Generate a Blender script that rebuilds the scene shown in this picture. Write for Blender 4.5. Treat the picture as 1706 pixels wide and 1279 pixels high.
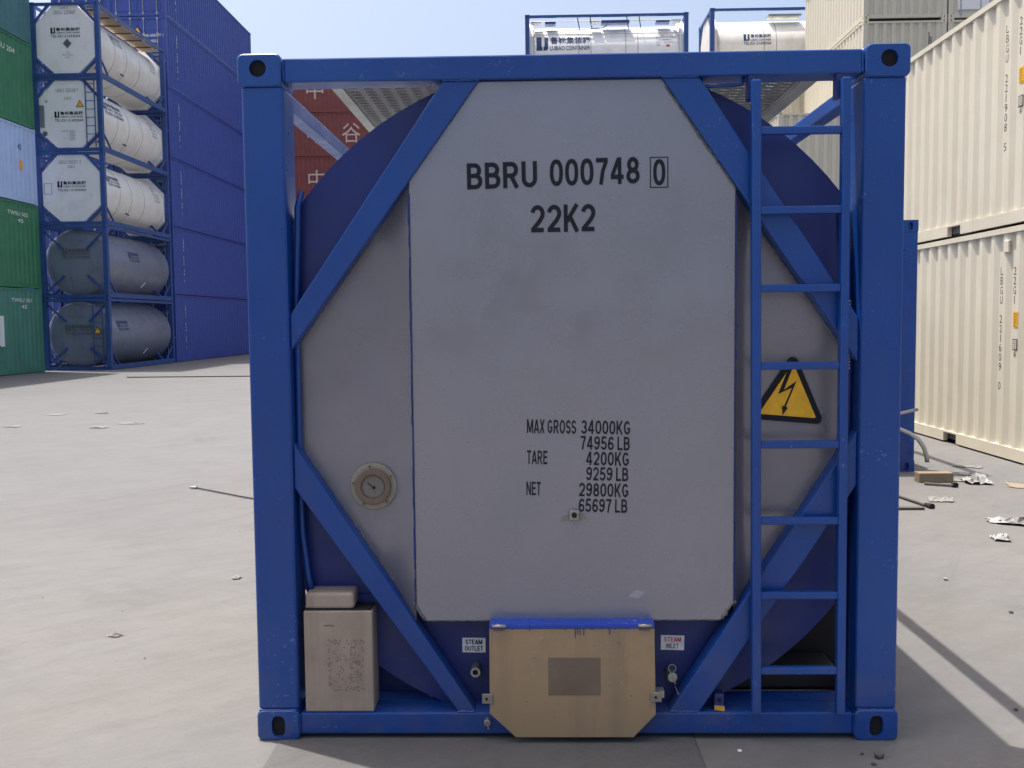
import bpy, bmesh, math, random
from mathutils import Vector, Matrix

for o in list(bpy.data.objects):
    bpy.data.objects.remove(o)
S = bpy.context.scene
C = S.collection
random.seed(7)
R = math.radians

# ------------------------------------------------------------------ camera, sky, sun, exposure
cam = bpy.data.cameras.new('camera')
cam.sensor_width = 36.0
cam.lens = 36.0 * 1573.45 / 1706
cam.clip_start = 0.05
cam.clip_end = 2000
camo = bpy.data.objects.new('camera', cam)
C.objects.link(camo)
S.camera = camo
yaw, pitch, roll = 0.0233, 0.0662, -0.0104
r0 = Vector((math.cos(yaw), math.sin(yaw), 0))
f0 = Vector((-math.sin(yaw), math.cos(yaw), 0))
u0 = Vector((0, 0, 1))
f1 = f0 * math.cos(pitch) - u0 * math.sin(pitch)
u1 = u0 * math.cos(pitch) + f0 * math.sin(pitch)
r2 = r0 * math.cos(roll) + u1 * math.sin(roll)
u2 = u1 * math.cos(roll) - r0 * math.sin(roll)
M = Matrix((r2, u2, -f1)).transposed().to_4x4()
M.translation = Vector((-0.1457, -3.5161, 1.5998))
camo.matrix_world = M

SUN = Vector((0.248, -0.128, -1.0)).normalized()      # direction the light travels
w = bpy.data.worlds.new('World')
S.world = w
w.use_nodes = True
nt = w.node_tree
for n in list(nt.nodes):
    nt.nodes.remove(n)
sky = nt.nodes.new('ShaderNodeTexSky')
sky.sky_type = 'NISHITA'
sky.sun_disc = False
sky.sun_elevation = math.asin(-SUN.z)
sky.sun_rotation = math.atan2(-SUN.x, -SUN.y)
sky.air_density = 1.0
sky.dust_density = 6.5
sky.ozone_density = 1.0
bg = nt.nodes.new('ShaderNodeBackground')
bg.inputs['Strength'].default_value = 0.15
out = nt.nodes.new('ShaderNodeOutputWorld')
nt.links.new(sky.outputs[0], bg.inputs[0])
nt.links.new(bg.outputs[0], out.inputs[0])

sl = bpy.data.lights.new('sun', 'SUN')
sl.energy = 4.0
sl.angle = R(0.55)
sl.color = (1.0, 0.955, 0.89)
so = bpy.data.objects.new('sun', sl)
C.objects.link(so)
so.rotation_mode = 'QUATERNION'
so.rotation_quaternion = SUN.to_track_quat('-Z', 'Y')
so.location = (-8, 4, 40)

S.view_settings.view_transform = 'Standard'
S.view_settings.look = 'None'
S.view_settings.exposure = 0.74
S.view_settings.gamma = 1.0
S.view_settings.use_curve_mapping = False

# ------------------------------------------------------------------ materials
def mat_base(name):
    m = bpy.data.materials.new(name)
    m.use_nodes = True
    t = m.node_tree
    return m, t, t.nodes['Principled BSDF']

def node(t, kind, **kw):
    n = t.nodes.new(kind)
    for k, v in kw.items():
        setattr(n, k, v)
    return n

def noise(t, vec, scale, detail=4, rough=0.55, stretch=None):
    src = vec
    if stretch:
        mp = node(t, 'ShaderNodeMapping')
        mp.inputs['Scale'].default_value = stretch
        t.links.new(vec, mp.inputs['Vector'])
        src = mp.outputs[0]
    n = node(t, 'ShaderNodeTexNoise')
    n.inputs['Scale'].default_value = scale
    n.inputs['Detail'].default_value = detail
    n.inputs['Roughness'].default_value = rough
    t.links.new(src, n.inputs['Vector'])
    return n.outputs['Fac']

def ramp(t, fac, lo, hi, a=0.0, b=1.0):
    n = node(t, 'ShaderNodeMapRange')
    n.inputs['From Min'].default_value = lo
    n.inputs['From Max'].default_value = hi
    n.inputs['To Min'].default_value = a
    n.inputs['To Max'].default_value = b
    t.links.new(fac, n.inputs['Value'])
    return n.outputs[0]

def mix(t, fac, a, b, mode='MIX'):
    n = node(t, 'ShaderNodeMix', data_type='RGBA', blend_type=mode)
    if isinstance(fac, float):
        n.inputs[0].default_value = fac
    else:
        t.links.new(fac, n.inputs[0])
    for i, v in ((6, a), (7, b)):
        if isinstance(v, tuple):
            n.inputs[i].default_value = (*v[:3], 1)
        else:
            t.links.new(v, n.inputs[i])
    return n.outputs[2]

def bump(t, b, h, strength, dist):
    n = node(t, 'ShaderNodeBump')
    n.inputs['Strength'].default_value = strength
    n.inputs['Distance'].default_value = dist
    t.links.new(h, n.inputs['Height'])
    t.links.new(n.outputs[0], b.inputs['Normal'])

def position(t):
    return node(t, 'ShaderNodeNewGeometry').outputs['Position']

def paint(name, rgb, rough=0.42, metal=0.0, var=0.25, dirt=None, dirt_amt=0.0, streak=0.0, wobble=0.0, wobble_scale=2.0,
          scratch=None, scratch_amt=0.0, spec=0.5, fade=None, dust=None, soft=False):
    m, t, b = mat_base(name)
    p = position(t)
    big = noise(t, p, 1.6, 4)
    col = mix(t, ramp(t, big, 0.3, 0.7), tuple(c * (1 - var) for c in rgb), tuple(min(1, c * (1 + var * 0.6)) for c in rgb))
    fine = noise(t, p, 22, 5, 0.65)
    col = mix(t, ramp(t, fine, 0.35, 0.75, 0.0, var * 0.6), col, tuple(c * 0.6 for c in rgb))
    if dirt:
        d = noise(t, p, 3.0, 2 if soft else 6, 0.5 if soft else 0.7, (1.0, 1.0, 0.9))
        col = mix(t, ramp(t, d, 0.5, 0.78, 0, dirt_amt), col, dirt)
    if streak and dirt:
        d = noise(t, p, 9.0, 4, 0.6, (1.0, 1.0, 0.06))
        col = mix(t, ramp(t, d, 0.52, 0.75, 0, streak), col, dirt)
    if fade:
        d = noise(t, p, 0.9, 1.5 if soft else 5, 0.5, (1.0, 1.0, 0.55))
        col = mix(t, ramp(t, d, 0.42, 0.72, 0, 0.7), col, fade)
    if dust:
        d = noise(t, p, 6.0, 6, 0.7)
        sp = node(t, 'ShaderNodeSeparateXYZ')
        t.links.new(p, sp.inputs[0])
        mu = node(t, 'ShaderNodeMath', operation='MULTIPLY')
        t.links.new(ramp(t, sp.outputs[2], 0.0, 0.55, 1.0, 0.10), mu.inputs[0])
        t.links.new(ramp(t, d, 0.38, 0.72, 0, 0.35), mu.inputs[1])
        col = mix(t, mu.outputs[0], col, dust)
        ch = noise(t, p, 16.0, 5, 0.75)
        col = mix(t, ramp(t, ch, 0.695, 0.72, 0, 0.7), col, (0.10, 0.055, 0.035))
    if scratch:
        d = noise(t, p, 60.0, 3, 0.6)
        d2 = noise(t, p, 2.5, 3, 0.6)
        mm = node(t, 'ShaderNodeMath', operation='MULTIPLY')
        t.links.new(ramp(t, d, 0.62, 0.68), mm.inputs[0])
        t.links.new(ramp(t, d2, 0.5, 0.62, 0, scratch_amt), mm.inputs[1])
        col = mix(t, mm.outputs[0], col, scratch)
    t.links.new(col, b.inputs['Base Color'])
    b.inputs['Metallic'].default_value = metal
    b.inputs['Specular IOR Level'].default_value = spec
    rr = ramp(t, noise(t, p, 5.0, 5, 0.6), 0.3, 0.7, max(0.05, rough - 0.1), min(1, rough + 0.12))
    t.links.new(rr, b.inputs['Roughness'])
    if wobble:
        bump(t, b, noise(t, p, wobble_scale, 2, 0.4), wobble, 0.05)
    else:
        bump(t, b, fine, 0.12, 0.004)
    return m

def flat(name, rgb, rough=0.6, metal=0.0):
    m, t, b = mat_base(name)
    p = position(t)
    n = noise(t, p, 30, 4)
    col = mix(t, ramp(t, n, 0.3, 0.7), tuple(c * 0.85 for c in rgb), tuple(min(1, c * 1.1) for c in rgb))
    t.links.new(col, b.inputs['Base Color'])
    b.inputs['Roughness'].default_value = rough
    b.inputs['Metallic'].default_value = metal
    return m

MT = {}
MT['blue'] = paint('blue_gloss_paint', (0.0016, 0.048, 0.250), 0.34, 0, 0.14, dirt=(0.03, 0.05, 0.14), dirt_amt=0.25, streak=0.15, fade=(0.006, 0.076, 0.310), dust=(0.12, 0.11, 0.10), scratch=(0.12, 0.2, 0.5), scratch_amt=0.5)
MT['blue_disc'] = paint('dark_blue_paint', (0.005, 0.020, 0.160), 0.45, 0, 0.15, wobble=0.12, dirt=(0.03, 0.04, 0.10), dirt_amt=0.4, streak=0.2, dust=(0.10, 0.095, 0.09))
MT['blue_bright'] = paint('fresh_blue_paint', (0.015, 0.06, 0.42), 0.25, 0, 0.3, scratch=(0.5, 0.6, 0.8), scratch_amt=0.9)
MT['steel_panel'] = paint('grey_cladding_sheet', (0.275, 0.270, 0.310), 0.27, 0.45, 0.03, dirt=(0.235, 0.222, 0.245), dirt_amt=0.18, streak=0.10, wobble=0.55, wobble_scale=0.8, soft=True, fade=(0.250, 0.265, 0.308))
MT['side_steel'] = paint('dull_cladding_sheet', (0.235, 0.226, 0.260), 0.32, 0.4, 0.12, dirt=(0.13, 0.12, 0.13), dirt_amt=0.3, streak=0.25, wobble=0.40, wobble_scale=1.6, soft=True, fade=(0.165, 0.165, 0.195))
MT['shell'] = paint('tank_shell_cladding', (0.42, 0.46, 0.52), 0.4, 0.3, 0.1)
MT['galv'] = paint('galvanised_steel', (0.42, 0.42, 0.40), 0.42, 0.75, 0.2)
MT['galv_dark'] = paint('dusty_galvanised_plank', (0.20, 0.20, 0.20), 0.5, 0.5, 0.3)
MT['steel'] = paint('bare_steel', (0.45, 0.43, 0.40), 0.35, 0.8, 0.25, dirt=(0.18, 0.12, 0.08), dirt_amt=0.5)
MT['tan'] = paint('tan_weathered_film', (0.37, 0.295, 0.23), 0.62, 0, 0.12, dirt=(0.17, 0.125, 0.095), dirt_amt=0.55, streak=0.5, fade=(0.27, 0.215, 0.17))
MT['glue'] = flat('old_glue', (0.20, 0.155, 0.125), 0.7)
MT['tan_flap'] = paint('speckled_tan_film', (0.37, 0.252, 0.138), 0.55, 0, 0.12, dirt=(0.19, 0.14, 0.10), dirt_amt=0.6, streak=0.5, fade=(0.29, 0.22, 0.15), scratch=(0.55, 0.46, 0.34), scratch_amt=0.7)
MT['tan_dark'] = paint('worn_brown_label', (0.19, 0.135, 0.095), 0.7, 0, 0.3, dirt=(0.25, 0.19, 0.14), dirt_amt=0.7, scratch=(0.34, 0.27, 0.2), scratch_amt=0.9)
MT['black'] = flat('dark_print', (0.006, 0.007, 0.014), 0.85)
MT['tag_yellow'] = flat('dusty_yellow_tag', (0.42, 0.24, 0.03), 0.7)
MT['dark_brown'] = paint('dark_underframe_shade', (0.016, 0.013, 0.012), 0.6, 0, 0.3)  # near-black brown standing for shade in the lower right opening
MT['hole'] = flat('dark_recess', (0.012, 0.011, 0.012), 0.9)
MT['white'] = flat('white_label', (0.72, 0.72, 0.74), 0.5)
MT['red_print'] = flat('red_print', (0.55, 0.05, 0.06), 0.5)
MT['brown_print'] = flat('brown_print', (0.16, 0.10, 0.09), 0.5)
MT['yellow'] = flat('yellow_sign_face', (0.80, 0.42, 0.012), 0.5)
MT['white_scuff'] = paint('pale_scuff', (0.36, 0.36, 0.40), 0.5, 0.2, 0.3)
MT['sealant'] = paint('dirty_sealant', (0.15, 0.145, 0.15), 0.6, 0, 0.4, dirt=(0.06, 0.055, 0.05), dirt_amt=0.9)
MT['bronze'] = paint('worn_gauge_metal', (0.31, 0.28, 0.225), 0.5, 0.2, 0.35, dirt=(0.14, 0.10, 0.07), dirt_amt=0.8)
MT['brown_ring'] = paint('brown_gauge_ring', (0.17, 0.12, 0.09), 0.5, 0.1, 0.4)
MT['dial'] = paint('cloudy_dial_glass', (0.165, 0.152, 0.135), 0.25, 0, 0.3, dirt=(0.13, 0.12, 0.12), dirt_amt=0.6)
# stacked boxes
MT['cream'] = paint('cream_paint', (0.585, 0.545, 0.44), 0.5, 0, 0.04, dirt=(0.42, 0.36, 0.27), dirt_amt=0.25, streak=0.28)
MT['cream_far'] = paint('pale_cream_paint', (0.55, 0.515, 0.42), 0.5, 0, 0.05, dirt=(0.5, 0.44, 0.35), dirt_amt=0.15, streak=0.15)
MT['navy'] = paint('navy_container_paint', (0.034, 0.068, 0.315), 0.5, 0, 0.10, dirt=(0.06, 0.08, 0.26), dirt_amt=0.3, streak=0.15)
MT['green'] = paint('green_container_paint', (0.036, 0.200, 0.095), 0.5, 0, 0.15, dirt=(0.07, 0.15, 0.1), dirt_amt=0.5, streak=0.4)
MT['green2'] = paint('faded_green_container_paint', (0.060, 0.225, 0.165), 0.55, 0, 0.15, dirt=(0.08, 0.16, 0.12), dirt_amt=0.5, streak=0.4)
MT['teal'] = paint('teal_container_paint', (0.055, 0.175, 0.190), 0.55, 0, 0.15, dirt=(0.05, 0.12, 0.1), dirt_amt=0.4, streak=0.3)
MT['paleblue'] = paint('pale_blue_container_paint', (0.42, 0.54, 0.80), 0.5, 0, 0.06, dirt=(0.3, 0.38, 0.5), dirt_amt=0.3, streak=0.3)
MT['red'] = paint('oxide_red_container_paint', (0.235, 0.058, 0.045), 0.55, 0, 0.15, dirt=(0.2, 0.08, 0.07), dirt_amt=0.3, streak=0.3)
MT['frame'] = paint('blue_frame_paint', (0.025, 0.075, 0.26), 0.45, 0, 0.2, dirt=(0.06, 0.08, 0.14), dirt_amt=0.5)
MT['tank_white'] = paint('white_tank_cladding', (0.80, 0.77, 0.71), 0.42, 0, 0.05, dirt=(0.45, 0.36, 0.26), dirt_amt=0.35, streak=0.2, wobble=0.05)
MT['tank_white2'] = paint('white_tank_end', (0.80, 0.80, 0.80), 0.6, 0, 0.05, dirt=(0.46, 0.42, 0.36), dirt_amt=0.3)
MT['tank_grey'] = paint('grey_tank_cladding', (0.20, 0.225, 0.30), 0.40, 0.2, 0.1, dirt=(0.11, 0.12, 0.15), dirt_amt=0.5, streak=0.3, wobble=0.08)
MT['plank'] = paint('tan_walkway_board', (0.42, 0.33, 0.23), 0.7, 0, 0.25)
MT['band'] = flat('dark_tank_band', (0.10, 0.10, 0.11), 0.6)
MT['strap'] = flat('grey_tank_strap', (0.33, 0.32, 0.31), 0.6)
MT['casting_cream'] = paint('cream_casting_paint', (0.62, 0.57, 0.44), 0.55, 0, 0.1, dirt=(0.3, 0.22, 0.15), dirt_amt=0.5)
MT['navy_print'] = flat('navy_print', (0.02, 0.04, 0.13), 0.5)
MT['grey_print'] = flat('faded_grey_print', (0.17, 0.18, 0.20), 0.6)
MT['white_print'] = flat('white_print', (0.75, 0.76, 0.76), 0.6)
MT['pink_print'] = flat('pale_pink_print', (0.66, 0.50, 0.46), 0.6)
MT['wood'] = paint('raw_timber', (0.22, 0.165, 0.10), 0.7, 0, 0.3)
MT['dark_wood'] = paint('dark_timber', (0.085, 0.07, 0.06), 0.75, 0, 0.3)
MT['paper'] = paint('dusty_paper', (0.20, 0.19, 0.175), 0.8, 0, 0.2)
MT['plastic'] = paint('white_crumpled_film', (0.30, 0.29, 0.28), 0.5, 0, 0.2, dirt=(0.12, 0.11, 0.105), dirt_amt=0.5)
MT['card'] = paint('brown_cardboard', (0.24, 0.19, 0.13), 0.8, 0, 0.1)

def concrete(name, tone, tint=(1.0, 0.992, 0.985), stain=0.8):
    m, t, b = mat_base(name)
    p = position(t)
    base = tuple(tone * k for k in tint)
    def turned(ang, sc):
        mp = node(t, 'ShaderNodeMapping')
        mp.inputs['Rotation'].default_value = (0, 0, R(ang))
        t.links.new(p, mp.inputs['Vector'])
        m2 = node(t, 'ShaderNodeMapping')
        m2.inputs['Scale'].default_value = sc
        t.links.new(mp.outputs[0], m2.inputs['Vector'])
        return m2.outputs[0]
    big = noise(t, p, 0.30, 5, 0.6)
    mid = noise(t, p, 1.7, 8, 0.70)
    s1 = noise(t, turned(-38, (0.40, 1.7, 1)), 4.2, 10, 0.78)       # broom and wheel streaks, two directions
    s2 = noise(t, turned(14, (0.45, 1.5, 1)), 6.5, 10, 0.80)
    s3 = noise(t, turned(-62, (0.10, 2.6, 1)), 1.4, 6, 0.65)
    fine = noise(t, p, 34, 6, 0.8)
    grit = noise(t, p, 150, 3, 0.7)
    c = mix(t, ramp(t, big, 0.3, 0.7), tuple(x * 0.93 for x in base), tuple(x * 1.05 for x in base))
    c = mix(t, ramp(t, mid, 0.45, 0.78, 0, 0.42 * stain), c, tuple(x * 0.70 for x in base))
    c = mix(t, ramp(t, s1, 0.50, 0.72, 0, 0.55 * stain), c, tuple(x * 0.74 for x in base))
    c = mix(t, ramp(t, s1, 0.30, 0.47, 0.40 * stain, 0), c, tuple(x * 1.18 for x in base))
    c = mix(t, ramp(t, s2, 0.52, 0.72, 0, 0.50 * stain), c, tuple(x * 0.78 for x in base))
    c = mix(t, ramp(t, s2, 0.28, 0.44, 0.35 * stain, 0), c, tuple(x * 1.15 for x in base))
    c = mix(t, ramp(t, s3, 0.60, 0.74, 0, 0.45 * stain), c, tuple(x * 0.66 for x in base))
    c = mix(t, ramp(t, fine, 0.52, 0.80, 0, 0.45), c, tuple(x * 0.66 for x in base))
    c = mix(t, ramp(t, fine, 0.22, 0.42, 0.35, 0), c, tuple(x * 1.2 for x in base))
    c = mix(t, ramp(t, grit, 0.64, 0.74, 0, 0.5), c, tuple(x * 0.5 for x in base))
    oil = noise(t, p, 0.9, 3, 0.5)
    oil2 = noise(t, p, 7.0, 6, 0.7)
    mm = node(t, 'ShaderNodeMath', operation='MULTIPLY')
    t.links.new(ramp(t, oil, 0.62, 0.72), mm.inputs[0])
    t.links.new(ramp(t, oil2, 0.42, 0.60, 0, 0.4), mm.inputs[1])
    c = mix(t, mm.outputs[0], c, tuple(x * 0.5 for x in base))
    warm_tint = noise(t, p, 0.55, 6, 0.65)                                   # sandy warm tint near right; cooler haze veil on the far left painted in
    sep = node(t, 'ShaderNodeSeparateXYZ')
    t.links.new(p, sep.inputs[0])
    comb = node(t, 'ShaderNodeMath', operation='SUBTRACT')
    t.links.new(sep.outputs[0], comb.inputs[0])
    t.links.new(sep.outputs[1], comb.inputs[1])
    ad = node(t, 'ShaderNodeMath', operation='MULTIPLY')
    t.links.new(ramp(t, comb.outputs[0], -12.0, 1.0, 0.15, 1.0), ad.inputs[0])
    t.links.new(ramp(t, warm_tint, 0.30, 0.62, 0.25, 0.85), ad.inputs[1])
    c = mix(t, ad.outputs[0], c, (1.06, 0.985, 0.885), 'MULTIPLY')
    t.links.new(c, b.inputs['Base Color'])
    b.inputs['Roughness'].default_value = 0.88
    b.inputs['Specular IOR Level'].default_value = 0.25
    add = node(t, 'ShaderNodeMath', operation='ADD')
    t.links.new(fine, add.inputs[0])
    t.links.new(s2, add.inputs[1])
    add2 = node(t, 'ShaderNodeMath', operation='ADD')
    t.links.new(add.outputs[0], add2.inputs[0])
    t.links.new(mid, add2.inputs[1])
    bump(t, b, add2.outputs[0], 0.35, 0.010)
    return m

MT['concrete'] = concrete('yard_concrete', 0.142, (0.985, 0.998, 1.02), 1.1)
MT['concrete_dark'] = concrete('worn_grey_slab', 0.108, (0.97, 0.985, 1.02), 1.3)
MT['joint'] = flat('joint_filler', (0.075, 0.07, 0.066), 0.9)

# ------------------------------------------------------------------ mesh helpers
TXT = {}
def text_geo(s, weight):
    key = (s, weight)
    if key not in TXT:
        cu = bpy.data.curves.new('print', 'FONT')
        cu.body = s
        cu.resolution_u = 3
        cu.offset = weight
        o = bpy.data.objects.new('print', cu)
        me = o.to_mesh()
        v = [(q.co.x, q.co.y) for q in me.vertices]
        f = [tuple(p.vertices) for p in me.polygons]
        o.to_mesh_clear()
        bpy.data.objects.remove(o)
        bpy.data.curves.remove(cu)
        x0, x1 = min(a for a, _ in v), max(a for a, _ in v)
        y0, y1 = min(a for _, a in v), max(a for _, a in v)
        TXT[key] = ([((a - x0) / (x1 - x0), (b - y0) / (y1 - y0)) for a, b in v], f)
    return TXT[key]

def _arc(cx, cy, rx, ry, a0, a1, n=14, e=1.0):
    out_ = []
    for k in range(n + 1):
        a = R(a0 + (a1 - a0) * k / n)
        c_, s_ = math.cos(a), math.sin(a)
        out_.append((cx + rx * math.copysign(abs(c_) ** e, c_), cy + ry * math.copysign(abs(s_) ** e, s_)))
    return out_
_stem = [(0.10, 0), (0.10, 1)]
_six = [_arc(0.31, 0.30, 0.215, 0.215, 180, -180, 24), [(0.52, 0.74), (0.47, 0.87), (0.34, 0.915), (0.20, 0.84), (0.115, 0.64), (0.095, 0.42), (0.095, 0.30)]]
GLYPH = {   # width, centre lines in a box of height 1
    '0': (0.62, [_arc(0.31, 0.5, 0.215, 0.415, 90, 450, 32, 0.85)]),
    '2': (0.62, [_arc(0.31, 0.68, 0.215, 0.235, 170, -25, 16) + [(0.40, 0.42), (0.10, 0.10)], [(0.03, 0.085), (0.56, 0.085)]]),
    '3': (0.62, [_arc(0.30, 0.705, 0.19, 0.21, 160, -90), _arc(0.30, 0.29, 0.22, 0.205, 90, -165)]),
    '4': (0.64, [[(0.42, 0), (0.42, 1)], [(0.38, 0.96), (0.08, 0.31)], [(0.02, 0.27), (0.60, 0.27)]]),
    '5': (0.62, [[(0.55, 0.915), (0.13, 0.915)], [(0.17, 0.95), (0.115, 0.45)], _arc(0.29, 0.325, 0.235, 0.24, 140, -160)]),
    '6': (0.62, _six),
    '7': (0.60, [[(0.03, 0.915), (0.56, 0.915)], [(0.50, 0.90), (0.33, 0.5), (0.24, 0)]]),
    '8': (0.62, [_arc(0.31, 0.715, 0.18, 0.2, 0, 360, 24), _arc(0.31, 0.29, 0.22, 0.205, 0, 360, 24)]),
    '9': (0.62, [[(0.62 - x, 1 - y) for x, y in p] for p in _six]),
    'B': (0.66, [_stem, [(0.1, 0.915), (0.33, 0.915)] + _arc(0.33, 0.715, 0.19, 0.2, 90, -90) + [(0.1, 0.515)], [(0.1, 0.515), (0.35, 0.515)] + _arc(0.35, 0.3, 0.21, 0.215, 90, -90) + [(0.1, 0.085)]]),
    'R': (0.68, [_stem, [(0.1, 0.915), (0.36, 0.915)] + _arc(0.36, 0.695, 0.19, 0.22, 90, -90) + [(0.1, 0.475)], [(0.34, 0.475), (0.58, 0)]]),
    'U': (0.66, [[(0.1, 1), (0.1, 0.34)] + _arc(0.33, 0.34, 0.23, 0.255, 180, 360) + [(0.56, 1)]]),
    'K': (0.66, [_stem, [(0.57, 1), (0.14, 0.36)], [(0.27, 0.58), (0.58, 0)]]),
    'M': (0.84, [_stem, [(0.74, 0), (0.74, 1)], [(0.13, 0.98), (0.42, 0.06)], [(0.71, 0.98), (0.42, 0.06)]]),
    'A': (0.66, [[(0.07, 0), (0.31, 0.98)], [(0.59, 0), (0.35, 0.98)], [(0.14, 0.27), (0.52, 0.27)]]),
    'X': (0.62, [[(0.08, 0), (0.54, 1)], [(0.54, 0), (0.08, 1)]]),
    'G': (0.70, [_arc(0.34, 0.5, 0.245, 0.415, 40, 318, 22) + [(0.56, 0.24), (0.56, 0.44)], [(0.35, 0.44), (0.62, 0.44)]]),
    'O': (0.72, [_arc(0.36, 0.5, 0.265, 0.415, 90, 450, 32)]),
    'S': (0.62, [_arc(0.31, 0.70, 0.205, 0.215, 15, 255, 18) + _arc(0.31, 0.29, 0.22, 0.205, 80, -165, 18)]),
    'T': (0.60, [[(0.02, 0.915), (0.58, 0.915)], [(0.30, 0), (0.30, 0.9)]]),
    'E': (0.60, [_stem, [(0.1, 0.915), (0.56, 0.915)], [(0.1, 0.52), (0.52, 0.52)], [(0.1, 0.085), (0.57, 0.085)]]),
    'L': (0.56, [_stem, [(0.1, 0.085), (0.54, 0.085)]]),
    'N': (0.68, [_stem, [(0.58, 0), (0.58, 1)], [(0.12, 0.97), (0.56, 0.03)]]),
    'I': (0.22, [[(0.11, 0), (0.11, 1)]]),
}
def stroke_text(body, t_=0.165, gap=0.075):
    """bold condensed block capitals as flat strips: unit-box vertices (x, y, layer) and faces"""
    V, F, x0 = [], [], 0.0
    lay = 0
    for ch in body:
        if ch == ' ':
            x0 += 0.26
            continue
        wd, paths = GLYPH[ch]
        for p in paths:
            k0 = len(V)
            m = len(p)
            for i in range(m):
                a, b, c_ = p[max(i - 1, 0)], p[i], p[min(i + 1, m - 1)]
                d1 = Vector((b[0] - a[0], b[1] - a[1]))
                d2 = Vector((c_[0] - b[0], c_[1] - b[1]))
                if m > 3 and p[0] == p[-1] or (m > 3 and (Vector(p[0]) - Vector(p[-1])).length < 1e-4):
                    if i == 0: d1 = Vector((p[0][0] - p[-2][0], p[0][1] - p[-2][1]))
                    if i == m - 1: d2 = Vector((p[1][0] - p[0][0], p[1][1] - p[0][1]))
                if d1.length < 1e-9: d1 = d2
                if d2.length < 1e-9: d2 = d1
                d1.normalize(); d2.normalize()
                tt = (d1 + d2).normalized()
                n_ = Vector((-tt.y, tt.x))
                k = t_ / 2 / max(0.55, n_.dot(Vector((-d1.y, d1.x))))
                V.append((x0 + b[0] + n_.x * k, b[1] + n_.y * k, lay))
                V.append((x0 + b[0] - n_.x * k, b[1] - n_.y * k, lay))
            F += [(k0 + 2 * i, k0 + 2 * i + 1, k0 + 2 * i + 3, k0 + 2 * i + 2) for i in range(m - 1)]
            lay += 1
        x0 += wd + gap
    xa, xb = min(v[0] for v in V), max(v[0] for v in V)
    return [((x - xa) / (xb - xa), y, l) for x, y, l in V], F

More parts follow.
